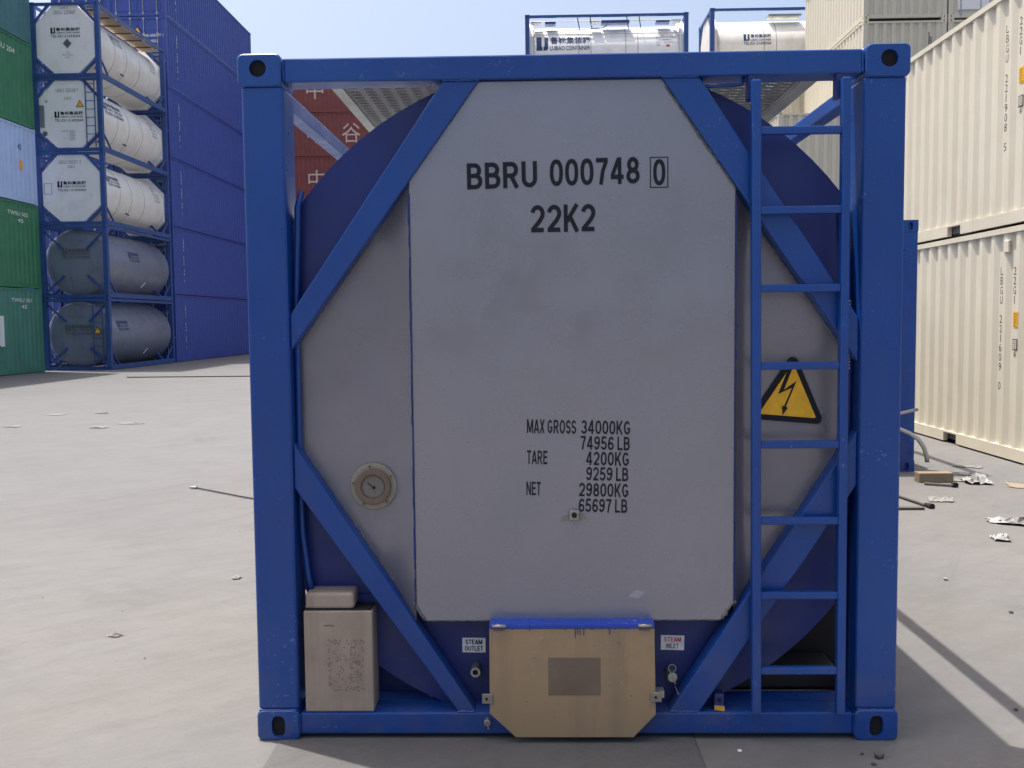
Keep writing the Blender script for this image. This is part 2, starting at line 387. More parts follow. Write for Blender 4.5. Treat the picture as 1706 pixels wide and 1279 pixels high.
class MB:
    def __init__(s):
        s.v = []
        s.f = []
    def add(s, verts, faces):
        k = len(s.v)
        s.v += [tuple(q) for q in verts]
        s.f += [tuple(i + k for i in f) for f in faces]
        return s
    def box(s, x0, x1, y0, y1, z0, z1):
        v = [(x, y, z) for x in (x0, x1) for y in (y0, y1) for z in (z0, z1)]
        return s.add(v, [(0, 1, 3, 2), (4, 6, 7, 5), (0, 4, 5, 1), (2, 3, 7, 6), (0, 2, 6, 4), (1, 5, 7, 3)])
    def prism(s, poly, y0, y1):                      # polygon in x,z extruded along y
        n = len(poly)
        v = [(x, y0, z) for x, z in poly] + [(x, y1, z) for x, z in poly]
        f = [tuple(range(n)), tuple(range(2 * n - 1, n - 1, -1))]
        f += [(i, i + n, (i + 1) % n + n, (i + 1) % n) for i in range(n)]
        return s.add(v, f)
    def beam(s, a, b, wd, ht):                       # rectangular bar from a to b
        a, b = Vector(a), Vector(b)
        d = (b - a).normalized()
        up = Vector((0, 0, 1)) if abs(d.z) < 0.95 else Vector((0, 1, 0))
        sx = d.cross(up).normalized() * wd / 2
        sz = sx.cross(d).normalized() * ht / 2
        v = []
        for p in (a, b):
            v += [p + sx + sz, p - sx + sz, p - sx - sz, p + sx - sz]
        return s.add(v, [(0, 1, 2, 3), (7, 6, 5, 4), (0, 4, 5, 1), (1, 5, 6, 2), (2, 6, 7, 3), (3, 7, 4, 0)])
    def tube(s, pts, r, n=8, cap=True):
        pts = [Vector(p) for p in pts]
        rings = []
        prev = None
        for i, p in enumerate(pts):
            d = (pts[min(i + 1, len(pts) - 1)] - pts[max(i - 1, 0)]).normalized()
            if prev is None:
                ref = Vector((0, 0, 1)) if abs(d.z) < 0.9 else Vector((1, 0, 0))
                sx = d.cross(ref).normalized()
            else:
                sx = (prev - d * prev.dot(d)).normalized()
            prev = sx
            sy = d.cross(sx)
            rr = r[i] if isinstance(r, (list, tuple)) else r
            rings.append([p + (sx * math.cos(t) + sy * math.sin(t)) * rr for t in [2 * math.pi * k / n for k in range(n)]])
        v = [q for rg in rings for q in rg]
        f = []
        for i in range(len(rings) - 1):
            for k in range(n):
                f.append((i * n + k, i * n + (k + 1) % n, (i + 1) * n + (k + 1) % n, (i + 1) * n + k))
        if cap:
            f.append(tuple(range(n - 1, -1, -1)))
            f.append(tuple((len(rings) - 1) * n + k for k in range(n)))
        return s.add(v, f)
    def disc(s, cx, cz, r0, r1, ya, yb, n=32):       # ring (or full disc when r0 = 0) between radii in x,z, front at ya
        if r0 <= 0:
            return s.prism([(cx + r1 * math.cos(2 * math.pi * k / n), cz + r1 * math.sin(2 * math.pi * k / n)) for k in range(n)], ya, yb)
        v = []
        for y, r in ((ya, r0), (ya, r1), (yb, r1), (yb, r0)):
            v += [(cx + r * math.cos(2 * math.pi * k / n), y, cz + r * math.sin(2 * math.pi * k / n)) for k in range(n)]
        f = []
        for j in range(4):
            for k in range(n):
                f.append((j * n + k, j * n + (k + 1) % n, ((j + 1) % 4) * n + (k + 1) % n, ((j + 1) % 4) * n + k))
        return s.add(v, f)
    def revolve(s, prof, cx, cz, n=40, a0=0, a1=2 * math.pi):   # profile of (y, r) about the y axis through cx, cz
        v = []
        for y, r in prof:
            v += [(cx + r * math.cos(a0 + (a1 - a0) * k / n), y, cz + r * math.sin(a0 + (a1 - a0) * k / n)) for k in range(n)]
        f = []
        for i in range(len(prof) - 1):
            for k in range(n):
                f.append((i * n + k, (i + 1) * n + k, (i + 1) * n + (k + 1) % n, i * n + (k + 1) % n))
        return s.add(v, f)
    def text(s, body, org, right, up, wd, ht, weight=0.0):
        v, f = text_geo(body, weight)
        o, r_, u_ = Vector(org), Vector(right).normalized(), Vector(up).normalized()
        return s.add([o + r_ * (a * wd) + u_ * (b * ht) for a, b in v], f)
    def block(s, body, org, right, up, wd, ht, t_=0.165):   # bold block capitals, strokes a hair apart in depth
        v, f = stroke_text(body, t_)
        o, r_, u_ = Vector(org), Vector(right).normalized(), Vector(up).normalized()
        n_ = r_.cross(u_).normalized()
        return s.add([o + r_ * (a * wd) + u_ * (b * ht) + n_ * (0.00006 * l) for a, b, l in v], f)
    def text_round(s, body, y, R_, cz, ang, wd, ht, weight=0.0):   # print wrapped on a shell whose axis is y, on its +x side
        v, f = text_geo(body, weight)
        q = []
        for a, b in v:
            t = ang + b * ht / R_
            q.append((R_ * math.cos(t), y + a * wd, cz + R_ * math.sin(t)))
        return s.add(q, f)
    def text_vertical(s, body, org, right, up, size, pitch, weight=0.0, narrow=0.62):   # letters one under the other
        o, u_ = Vector(org), Vector(up)
        for i, ch in enumerate(body):
            if ch != ' ':
                wd = size * (narrow * 0.3 if ch in '1I' else narrow)
                r_ = Vector(right).normalized()
                s.text(ch, o - u_ * (pitch * i) + r_ * ((size * narrow - wd) / 2), right, up, wd, size, weight)
        return s
    def mesh(s, name, smooth=False):
        me = bpy.data.meshes.new(name)
        me.from_pydata(s.v, [], s.f)
        if smooth:
            for p in me.polygons:
                p.use_smooth = True
        me.update()
        return me
    def build(s, name, mat, parent=None, bevel=0, smooth=False, seg=2, recalc=True):
        me = s.mesh(name, smooth)
        if recalc:
            bm = bmesh.new()
            bm.from_mesh(me)
            bmesh.ops.recalc_face_normals(bm, faces=bm.faces)
            bm.to_mesh(me)
            bm.free()
        return link(name, me, mat, parent, bevel, seg)

def link(name, me, mat, parent=None, bevel=0, seg=2):
    o = bpy.data.objects.new(name, me)
    C.objects.link(o)
    if not me.materials:
        me.materials.append(None)
    o.material_slots[0].link = 'OBJECT'
    o.material_slots[0].material = MT[mat]
    if parent:
        o.parent = parent
    if bevel:
        b = o.modifiers.new('bevel', 'BEVEL')
        b.width = bevel
        b.segments = seg
        b.limit_method = 'ANGLE'
        b.angle_limit = R(40)
        b.harden_normals = False
    return o

def thing(name, label, cat, loc=(0, 0, 0), rz=0, group=None):
    o = bpy.data.objects.new(name, None)
    C.objects.link(o)
    o.location = loc
    o.rotation_euler = (0, 0, rz)
    o.empty_display_size = 0.2
    return tag(o, label, cat, group)

def tag(o, label, cat, group=None):
    o['label'] = label
    o['category'] = cat
    if group:
        o['group'] = group
    return o

def structure(o):
    o['kind'] = 'structure'
    return o

CACHE = {}
def shared(key, fn, smooth=False):
    if key not in CACHE:
        mb = fn()
        me = mb.mesh(key[0], smooth)
        bm = bmesh.new()
        bm.from_mesh(me)
        bmesh.ops.recalc_face_normals(bm, faces=bm.faces)
        bm.to_mesh(me)
        bm.free()
        CACHE[key] = me
    return CACHE[key]

# face with an oval hole in it: (u,v) rectangle, oval centre/radii; returns MB-friendly points through a mapping fn
def holed_face(mb, rect, oval, to3, depth3, n=20):
    u0_, u1_, v0_, v1_ = rect
    cu, cv, ru, rv = oval
    angs = sorted(set([2 * math.pi * k / n for k in range(n)] +
                      [math.atan2(v - cv, u - cu) % (2 * math.pi) for u in (u0_, u1_) for v in (v0_, v1_)]))
    inner = []
    e = 2.0 if abs(ru - rv) < 1e-6 else 3.0
    for a in angs:
        c_, s_ = math.cos(a), math.sin(a)
        k = (abs(c_ / ru) ** e + abs(s_ / rv) ** e) ** (-1 / e)
        inner.append((cu + c_ * k, cv + s_ * k))
    corners = sorted((math.atan2(v - cv, u - cu) % (2 * math.pi), (u, v)) for u in (u0_, u1_) for v in (v0_, v1_))
    m = len(angs)
    v = [to3(*p) for p in inner] + [depth3(*p) for p in inner] + [to3(*p) for _, p in corners]
    f = []
    for k in range(m):
        j = (k + 1) % m
        f.append((m + k, m + j, j, k))
    f.append(tuple(m + k for k in range(m)))
    ci = [min(range(m), key=lambda q: abs(angs[q] - a_)) for a_, _ in corners]
    for q in range(4):
        i0, i1 = ci[q], ci[(q + 1) % 4]
        run = [i0]
        while run[-1] != i1:
            run.append((run[-1] + 1) % m)
        f.append((2 * m + q, 2 * m + (q + 1) % 4) + tuple(reversed(run)))
    mb.add(v, f)

def casting_mb(sx, fy, top, hole_r=None, fine=20):
    """corner casting at local corner (0,0,0): occupies x 0..0.162 towards the inside, y 0..0.178, z 0..0.118 (mirrored by sx, fy)"""
    mb = MB()
    W_, D_, H_ = 0.162, 0.178, 0.118
    X = lambda u: sx * (u - 0.0)
    Y = lambda v: fy * v
    if hole_r:
        ov = (W_ * 0.47, H_ * 0.55, hole_r, hole_r)
    else:
        ov = (W_ * 0.5, H_ * 0.47, 0.026, 0.041)
    holed_face(mb, (0, W_, 0, H_), ov, lambda a, b: (X(a), Y(0), b), lambda a, b: (X(a), Y(0.035), b), fine)
    holed_face(mb, (0, D_, 0, H_), (D_ * 0.5, H_ * 0.47, 0.04, 0.026), lambda a, b: (X(0), Y(a), b), lambda a, b: (X(0.03), Y(a), b), fine)
    mb.add([(X(W_), Y(0), 0), (X(W_), Y(D_), 0), (X(W_), Y(D_), H_), (X(W_), Y(0), H_)], [(0, 1, 2, 3)])
    mb.add([(X(0), Y(D_), 0), (X(W_), Y(D_), 0), (X(W_), Y(D_), H_), (X(0), Y(D_), H_)], [(0, 1, 2, 3)])
    mb.add([(X(0), Y(0), H_), (X(W_), Y(0), H_), (X(W_), Y(D_), H_), (X(0), Y(D_), H_)], [(0, 1, 2, 3)])
    mb.add([(X(0), Y(0), 0), (X(W_), Y(0), 0), (X(W_), Y(D_), 0), (X(0), Y(D_), 0)], [(0, 1, 2, 3)])
    return mb

# ------------------------------------------------------------------ ground
def sheet(name, x0, x1, y0, y1, z, mat, n=1):
    v = [(x0, y0, z), (x1, y0, z), (x1, y1, z), (x0, y1, z)]
    return structure(MB().add(v, [(0, 1, 2, 3)]).build(name, mat, recalc=False))
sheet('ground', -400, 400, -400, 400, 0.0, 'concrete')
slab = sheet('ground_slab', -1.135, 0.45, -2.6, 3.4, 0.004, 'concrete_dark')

sheet('slab_joint', 0.452, 0.458, -2.6, 3.4, 0.003, 'joint')
HW = 1.219

# ------------------------------------------------------------------ corrugated dry containers
def corrugated(length, z0, z1, flat_, slope, depth, margin):
    """sheet in local (u, depth, z): trapezoid ribs running along u"""
    pts = [(0.0, 0.0), (margin, 0.0)]
    u = margin
    pitch = 2 * flat_ + 2 * slope
    n = max(1, int((length - 2 * margin) / pitch))
    sc = (length - 2 * margin) / (n * pitch)
    for _ in range(n):
        u += slope * sc; pts.append((u, depth))
        u += flat_ * sc; pts.append((u, depth))
        u += slope * sc; pts.append((u, 0.0))
        u += flat_ * sc; pts.append((u, 0.0))
    pts.append((length, 0.0))
    v, f = [], []
    for u, d in pts:
        v += [(u, d, z0), (u, d, z1)]
    for i in range(len(pts) - 1):
        f.append((2 * i, 2 * i + 2, 2 * i + 3, 2 * i + 1))
    return v, f

def side_panel_mb(L, H, sx):
    v, f = corrugated(L - 0.2, 0.155, H - 0.075, 0.072, 0.068, 0.036, 0.09)
    mb = MB()
    mb.add([(sx * (HW - 0.012 - d), 0.1 + u, z) for u, d, z in v], f)
    return mb

def end_panel_mb(L, H, back):
    v, f = corrugated(2 * HW - 0.26, 0.15, H - 0.10, 0.11, 0.018, 0.045, 0.05)
    mb = MB()
    if back:
        mb.add([(-HW + 0.13 + u, L - 0.03 - d, z) for u, d, z in v], f)
    else:
        mb.add([(-HW + 0.13 + u, 0.03 + d, z) for u, d, z in v], f)
    return mb

def roof_mb(L, H):
    v, f = corrugated(L - 0.3, -HW + 0.05, HW - 0.05, 0.1, 0.02, 0.02, 0.1)
    return MB().add([(z, 0.15 + u, H - 0.025 - d) for u, d, z in v], f)

def dry_container(label, mat, loc, group, L=6.058, H=2.591, rz=0, front='wall', pockets=False, cast='', sides=(1, -1), name='shipping_container', rail=None):
    t = thing(name, label, 'container', loc, rz, group)
    cm = cast or mat
    rail = rail or mat
    for sx in (-1, 1):
        for yy, fy in ((0, 1), (L, -1)):
            link('corner_post', shared(('corner_post', L, H, sx, fy), lambda: MB().box(min(sx * (HW - 0.003), sx * (HW - 0.13)), max(sx * (HW - 0.003), sx * (HW - 0.13)), min(yy + fy * 0.004, yy + fy * 0.12), max(yy + fy * 0.004, yy + fy * 0.12), 0.118, H - 0.118)), mat, t)
            for z in (0, H - 0.118):
                def mk():
                    mb = casting_mb(-sx, fy, z > 0, None, 12)
                    mb.v = [(x + sx * (HW + 0.002), y + yy - fy * 0.002, zz + z) for x, y, zz in mb.v]
                    return mb
                link('corner_casting', shared(('corner_casting', L, H, sx, fy, z > 0), mk), cm, t)
        def bottom():
            mb = MB()
            xa, xb = sorted((sx * (HW - 0.004), sx * (HW - 0.06)))
            if pockets:
                c_ = L / 2
                cuts = [0.178, c_ - 1.025 - 0.18, c_ - 1.025 + 0.18, c_ + 1.025 - 0.18, c_ + 1.025 + 0.18, L - 0.178]
                for a, b in ((0, 1), (2, 3), (4, 5)):
                    mb.box(xa, xb, cuts[a], cuts[b], 0.022, 0.155)
                mb.box(xa, xb, cuts[1], cuts[2], 0.135, 0.155)
                mb.box(xa, xb, cuts[3], cuts[4], 0.135, 0.155)
            else:
                mb.box(xa, xb, 0.178, L - 0.178, 0.022, 0.155)
            return mb
        link('bottom_rail', shared(('bottom_rail', L, sx, pockets), bottom), rail, t)
        link('top_rail', shared(('top_rail', L, H, sx), lambda: MB().box(*sorted((sx * (HW - 0.001), sx * (HW - 0.06))), 0.178, L - 0.178, H - 0.075, H - 0.013)), rail, t)
        if pockets:
            link('fork_pocket', shared(('fork_pocket', L, sx), lambda: MB().box(*sorted((sx * (HW - 0.12), sx * (HW - 0.5))), L / 2 - 1.3, L / 2 + 1.3, 0.03, 0.15)), 'band', t)
        if sx in sides:
            link('side_panel', shared(('side_panel', L, H, sx), lambda: side_panel_mb(L, H, sx)), mat, t)
    link('roof_panel', shared(('roof_panel', L, H), lambda: roof_mb(L, H)), mat, t)
    link('floor_pan', shared(('floor_pan', L), lambda: MB().box(-HW + 0.07, HW - 0.07, 0.12, L - 0.12, 0.05, 0.148)), 'band', t)
    link('end_panel', shared(('end_panel', L, H, True), lambda: end_panel_mb(L, H, True)), mat, t)
    for yy in (0, 1):
        y0_, y1_ = (0.012, 0.1) if not yy else (L - 0.1, L - 0.012)
        link('header', shared(('header', L, H, yy, front), lambda: MB().box(-HW + 0.165, HW - 0.165, y0_, y1_, H - 0.10, H - (0.045 if front == 'wall' else 0.014))), rail, t)
        link('sill', shared(('sill', L, H, yy, front), lambda: MB().box(-HW + 0.165, HW - 0.165, y0_, y1_, 0.045 if front == 'wall' else 0.016, 0.15)), rail, t)
    if front == 'wall':
        link('end_panel', shared(('end_panel', L, H, False), lambda: end_panel_mb(L, H, False)), mat, t)
    else:
        for sx in (-1, 1):
            def door():
                mb = MB()
                xa, xb = sorted((sx * 0.008, sx * (HW - 0.132)))
                z0_, z1_ = 0.152, H - 0.102
                n = 5
                hs = [z0_ + (z1_ - z0_) * k / n for k in range(n + 1)]
                mb.box(xa, xb, 0.045, 0.075, z0_, z1_)
                for k in range(n):
                    mb.box(xa + 0.09, xb - 0.09, 0.034, 0.044, hs[k] + 0.07, hs[k + 1] - 0.07)
                for xx in (xa, xb - 0.05):
                    mb.box(xx, xx + 0.05, 0.03, 0.045, z0_, z1_)
                return mb
            d = link('door', shared(('door', H, sx), door), mat, t)
            for bx in (0.28, 0.86):
                def bar():
                    mb = MB().tube([(sx * bx, 0.012, 0.06), (sx * bx, 0.012, H - 0.05)], 0.018, 8)
                    for z in (0.1, H - 0.14, 0.7, H - 0.75):
                        mb.box(sx * bx - 0.04, sx * bx + 0.04, -0.002, 0.032, z, z + 0.07)
                    return mb
                link('locking_bar', shared(('locking_bar', H, sx, bx), bar), 'galv', d)
                link('handle', shared(('handle', H, sx, bx), lambda: MB().box(sx * bx - 0.02, sx * bx + 0.34, -0.012, 0.008, 1.05, 1.08)), 'galv', d)
    return t

# ------------------------------------------------------------------ tank containers in the stacks
TR, TZ = 1.10, 1.285                                  # shell radius, axis height
OCT = [(-0.43, 0.14), (0.43, 0.14), (1.035, 0.70), (1.035, 1.86), (0.43, 2.49), (-0.43, 2.49), (-1.035, 1.86), (-1.035, 0.70)]

def logo_mb(mb, place):
    """two-block mark, then the printed name; place(u, v) gives a 3D point, u and v in units of the mark's height"""
    rows1 = [(0, 0, 0.40), (0.22, 0, 0.40), (0.30, 0, 0.34), (0.5, 0, 0.34), (0.7, 0, 0.34), (0.85, 0, 0.34), (1.0, 0, 0.34)]
    rows2 = [(0, 0.46, 0.66), (0.12, 0.46, 0.78), (0.24, 0.46, 0.78), (0.30, 0.54, 0.78), (0.5, 0.54, 0.78), (0.7, 0.54, 0.78), (0.85, 0.54, 0.78), (1.0, 0.54, 0.78)]
    for rows in (rows1, rows2):
        v = []
        for z_, a_, b_ in rows:
            v += [place(a_, z_), place(b_, z_)]
        mb.add(v, [(2 * i, 2 * i + 1, 2 * i + 3, 2 * i + 2) for i in range(len(rows) - 1)])

def brand_end(mb, x, z, wd, ht, y=-0.0005, tel=True):
    """brand block on an end panel, left-bottom at (x, z)"""
    hk = ht * (0.62 if tel else 0.9)
    zb = z + ht - hk
    logo_mb(mb, lambda a, b: (x + a * hk, y, zb + b * hk))
    x2 = x + hk * 0.9
    mb.text('鲁标集装箱', (x2, y, zb + hk * 0.42), (1, 0, 0), (0, 0, 1), wd - hk * 0.9, hk * 0.58, 0.02)
    mb.text('LUBIAO CONTAINER', (x2, y, zb), (1, 0, 0), (0, 0, 1), wd - hk * 0.9, hk * 0.30, 0.01)
    if tel:
        mb.text('TEL:021-51692064', (x, y, z), (1, 0, 0), (0, 0, 1), wd, ht * 0.26, 0.01)

def brand_side(mb, y, z, wd, ht, tel=True, shell_r=None):
    rr = (shell_r or TR) + 0.008
    a0 = math.asin(max(-0.98, min(0.98, (z - TZ) / rr)))
    hk = ht * (0.66 if tel else 1.0)
    zb = ht - hk
    def place(a, b):
        t_ = a0 + (zb + b * hk) / rr
        return (rr * math.cos(t_), y + a * hk, TZ + rr * math.sin(t_))
    logo_mb(mb, place)
    x2 = hk * 0.92
    mb.text_round('鲁标集装箱', y + x2, rr, TZ, a0 + (zb + hk * 0.42) / rr, wd - x2, hk * 0.58, 0.02)
    mb.text_round('LUBIAO CONTAINER', y + x2, rr, TZ, a0 + zb / rr, wd - x2, hk * 0.30, 0.01)
    if tel:
        mb.text_round('TEL:021-51692064', y, rr, TZ, a0, wd, ht * 0.26, 0.01)

def tank(label, loc, group, rz=0, style='octagon', shell='tank_white', end='tank_white2', top_rail=True, bands=(1.9, 2.7, 3.9),
         name='tank_container'):
    L, H = 6.058, 2.591
    t = thing(name, label, 'tank container', loc, rz, group)
    for sx in (-1, 1):
        for yy, fy in ((0, 1), (L, -1)):
            link('corner_post', shared(('corner_post', 'tank', sx, fy), lambda: MB().box(*sorted((sx * (HW - 0.002), sx * (HW - 0.16))), *sorted((yy + fy * 0.003, yy + fy * 0.16)), 0.118, H - 0.118)), 'frame', t)
            for z in (0, H - 0.118):
                def mk():
                    mb = casting_mb(-sx, fy, z > 0, None, 12)
                    mb.v = [(x + sx * (HW + 0.002), y + yy - fy * 0.002, zz + z) for x, y, zz in mb.v]
                    return mb
                link('corner_casting', shared(('corner_casting', 'tank', sx, fy, z > 0), mk), 'frame', t)
        link('bottom_rail', shared(('bottom_rail', 'tank', sx), lambda: MB().box(*sorted((sx * (HW - 0.004), sx * (HW - 0.10))), 0.16, L - 0.16, 0.02, 0.19)), 'frame', t)
        if top_rail:
            link('top_rail', shared(('top_rail', 'tank', sx), lambda: MB().box(*sorted((sx * (HW - 0.004), sx * (HW - 0.08))), 0.14, L - 0.14, H - 0.11, H - 0.02)), 'frame', t)
    for yy in (0, 1):
        ya, yb = (0.01, 0.11) if not yy else (L - 0.11, L - 0.01)
        link('end_rail', shared(('end_rail', yy, 1), lambda: MB().box(-HW + 0.165, HW - 0.165, ya, yb, H - 0.11, H - 0.015)), 'frame', t)
        link('end_rail', shared(('end_rail', yy, 0), lambda: MB().box(-HW + 0.165, HW - 0.165, ya, yb, 0.015, 0.13)), 'frame', t)
    prof = []
    RS = TR if style == 'octagon' else 1.19
    for k in range(14):
        a = math.pi / 2 * k / 13
        prof.append(((0.42 if style == 'octagon' else 0.33) - (0.30 if style == 'octagon' else 0.19) * max(0.0, math.cos(a)) ** (1 if style == 'octagon' else 0.75), RS * math.sin(a) + 0.001))
    back = [(L - y, r) for y, r in reversed(prof)]
    link('tank_shell', shared(('tank_shell', style), lambda: MB().revolve(prof + back, 0, TZ, 48), True), shell, t)
    for k, y in enumerate(bands):
        link('band', shared(('band', y), lambda: MB().revolve([(y - 0.013, TR - 0.01), (y - 0.013, TR + 0.005), (y + 0.013, TR + 0.005), (y + 0.013, TR - 0.01)], 0, TZ, 48)), 'strap', t)
    def saddle():
        mb = MB()
        for yy in (0.7, L - 0.9):
            for sx in (-1, 1):
                mb.beam((sx * 1.12, yy, 0.09), (sx * 0.75, yy, 0.48), 0.14, 0.08)
        return mb
    link('saddle', shared(('saddle',), saddle), 'frame', t)
    for sx in (-1, 1):
        for yy, dy in ((0.1, 1), (L - 0.1, -1)):
            link('brace', shared(('brace', 'side', sx, dy), lambda: MB().beam((sx * (HW - 0.06), yy, 0.75), (sx * (HW - 0.06), yy + dy * 0.75, 0.12), 0.05, 0.05)), 'frame', t)
    if style == 'octagon':
        e = link('end_panel', shared(('end_panel', 'oct'), lambda: MB().prism(OCT, 0.05, 0.30)), end, t)
        link('end_panel', shared(('end_panel', 'octback'), lambda: MB().prism(OCT, L - 0.30, L - 0.05)), end, t)
        for sx in (-1, 1):
            for (a, b) in (((0.47, 2.53), (1.10, 1.83)), ((0.47, 0.10), (1.10, 0.69))):
                link('brace', shared(('brace', 'front', sx, a), lambda: MB().prism([(sx * a[0], a[1]), (sx * (a[0] + 0.14), a[1]), (sx * b[0], b[1] + (0.12 if a[1] > 1 else -0.12)), (sx * b[0], b[1])], 0.025, 0.09)), 'frame', t)
                link('brace', shared(('brace', 'back', sx, a), lambda: MB().prism([(sx * a[0], a[1]), (sx * (a[0] + 0.14), a[1]), (sx * b[0], b[1] + (0.12 if a[1] > 1 else -0.12)), (sx * b[0], b[1])], L - 0.09, L - 0.025)), 'frame', t)
    else:
        for sx in (-1, 1):
            for sz in (-1, 1):
                zc = TZ + sz * 1.12
                link('brace', shared(('brace', 'dish', sx, sz), lambda: MB().beam((sx * 1.10, 0.08, zc), (sx * 0.42, 0.12, TZ + sz * 0.42 + (0.05 if sz > 0 else -0.05)), 0.05, 0.06)), 'frame', t)
                link('brace', shared(('brace', 'dishback', sx, sz), lambda: MB().beam((sx * 1.10, L - 0.08, zc), (sx * 0.62, L - 0.15, TZ + sz * 0.62), 0.05, 0.06)), 'frame', t)
    return t

def ladder_part(t, x0, x1, z0, z1, n, y=-0.02, mat='frame', r=0.014):
    l = MB().box(x0 - r, x0 + r, y - r, y + r, z0, z1).box(x1 - r, x1 + r, y - r, y + r, z0, z1).build('ladder', mat, t)
    for k in range(n):
        z = z0 + (z1 - z0) * (k + 0.6) / n
        MB().box(x0 + r, x1 - r, y - r * 0.8, y + r * 0.8, z - r * 0.8, z + r * 0.8).build('rung', mat, l)
    return l

def warning_triangle(t, x, z, s, y, name='warning_sign'):
    """x,z = centre of base; s = side; faces -y"""
    h = s * 0.866
    def rounded(k):
        pts = []
        cz = z + h / 3
        for ang in (90, 210, 330):
            vx, vz = x + (s / math.sqrt(3)) * k * math.cos(R(ang)), cz + (s / math.sqrt(3)) * k * math.sin(R(ang))
            for d in (-50, -25, 0, 25, 50):
                rr = s * 0.06
                ix, iz = vx - rr * 1.6 * math.cos(R(ang)), vz - rr * 1.6 * math.sin(R(ang))
                pts.append((ix + rr * math.cos(R(ang + d)), iz + rr * math.sin(R(ang + d))))
        return pts
    o = MB().prism(rounded(1.12), y - 0.004, y).build(name, 'black', t)
    MB().prism(rounded(0.88), y - 0.007, y - 0.005).build('sign_face', 'yellow', o)
    return o

# ================================================================== the blue framed tank container in front
main = thing('tank_container', 'large blue framed tank container in front with grey end panel reading BBRU 000748 0', 'tank container', (0, 0, 0))
L = 6.058
def post(sx, ya, yb):
    xa, xb = sorted((sx * 1.060, sx * 1.216))
    return MB().box(xa, xb, ya, yb, 0.118, 2.474).build('corner_post', 'blue', main, 0.012, seg=3)
for sx in (-1, 1):
    post(sx, 0.004, 0.165)
    post(sx, L - 0.165, L - 0.004)
    for yy, fy in ((0, 1), (L, -1)):
        for top in (0, 1):
            x0_ = sx * (1.226 if top else 1.220)
            z0_ = 2.471 if top else 0.0
            mb = MB()
            W2, H2, rad = 0.081, 0.059, 0.021
            if top:
                hc, hr, ee = (x0_ - sx * 0.162 * 0.47, z0_ + 0.118 * 0.55), (0.031, 0.031), 1.0
            else:
                hc, hr, ee = (x0_ - sx * 0.081, z0_ + 0.0555), (0.026, 0.041), 0.72
            cc = (x0_ - sx * 0.081, z0_ + 0.059)
            n_ = 64
            rings = [[] for _ in range(5)]
            for k in range(n_):
                a_ = 2 * math.pi * k / n_
                c_, s_ = math.cos(a_), math.sin(a_)
                hx = hc[0] + hr[0] * math.copysign(abs(c_) ** ee, c_)
                hz = hc[1] + hr[1] * math.copysign(abs(s_) ** ee, s_)
                def rr_pt(ins):
                    w_, h_ = W2 - ins, H2 - ins
                    q = 1.0 / max(abs(c_) / w_, abs(s_) / h_)
                    px, pz = c_ * q, s_ * q
                    ox, oz = w_ - rad, h_ - rad
                    if abs(px) > ox and abs(pz) > oz:
                        d = Vector((abs(px) - ox, abs(pz) - oz)).normalized() * rad
                        px, pz = math.copysign(ox + d.x, px), math.copysign(oz + d.y, pz)
                    return cc[0] + px, cc[1] + pz
                fa, fb = rr_pt(0.004), rr_pt(0.0)
                yf = yy - fy * 0.004
                rings[0].append((hx, yf + fy * 0.034, hz))
                rings[1].append((hx, yf, hz))
                rings[2].append((fa[0], yf, fa[1]))
                rings[3].append((fb[0], yf + fy * 0.004, fb[1]))
                rings[4].append((fb[0], yf + fy * 0.178, fb[1]))
            v = [p for rg in rings for p in rg]
            f = []
            for q in range(4):
                for k in range(n_):
                    f.append((q * n_ + k, q * n_ + (k + 1) % n_, (q + 1) * n_ + (k + 1) % n_, (q + 1) * n_ + k))
            f.append(tuple(range(n_)))
            f.append(tuple(4 * n_ + k for k in range(n_)))
            mb.add(v, f)
            bm_o = mb.build('corner_casting', 'blue', main)
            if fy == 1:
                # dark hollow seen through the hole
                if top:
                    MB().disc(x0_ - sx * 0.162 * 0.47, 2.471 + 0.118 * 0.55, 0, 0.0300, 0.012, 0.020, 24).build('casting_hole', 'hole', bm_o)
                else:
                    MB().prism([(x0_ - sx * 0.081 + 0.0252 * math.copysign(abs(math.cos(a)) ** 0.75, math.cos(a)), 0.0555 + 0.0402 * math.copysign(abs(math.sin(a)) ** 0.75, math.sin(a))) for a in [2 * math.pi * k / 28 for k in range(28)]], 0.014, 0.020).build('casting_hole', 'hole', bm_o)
    MB().box(*sorted((sx * 1.214, sx * 1.150)), 0.18, L - 0.18, 2.490, 2.556).build('top_rail', 'blue', main, 0.006)
    MB().box(*sorted((sx * 1.214, sx * 1.12)), 0.18, L - 0.18, 0.03, 0.13).build('bottom_rail', 'blue', main, 0.006)
for ya, yb in ((0.010, 0.125), (L - 0.125, L - 0.010)):
    MB().box(-1.058, 1.058, ya, yb, 2.487, 2.574).build('end_rail', 'blue', main, 0.006)
    MB().box(-1.056, 1.056, ya, yb, 0.020, 0.104).build('end_rail', 'blue', main, 0.006)
MB().box(-1.056, 1.056, 0.125, 0.22, 0.060, 0.104).build('sill_plate', 'blue', main)

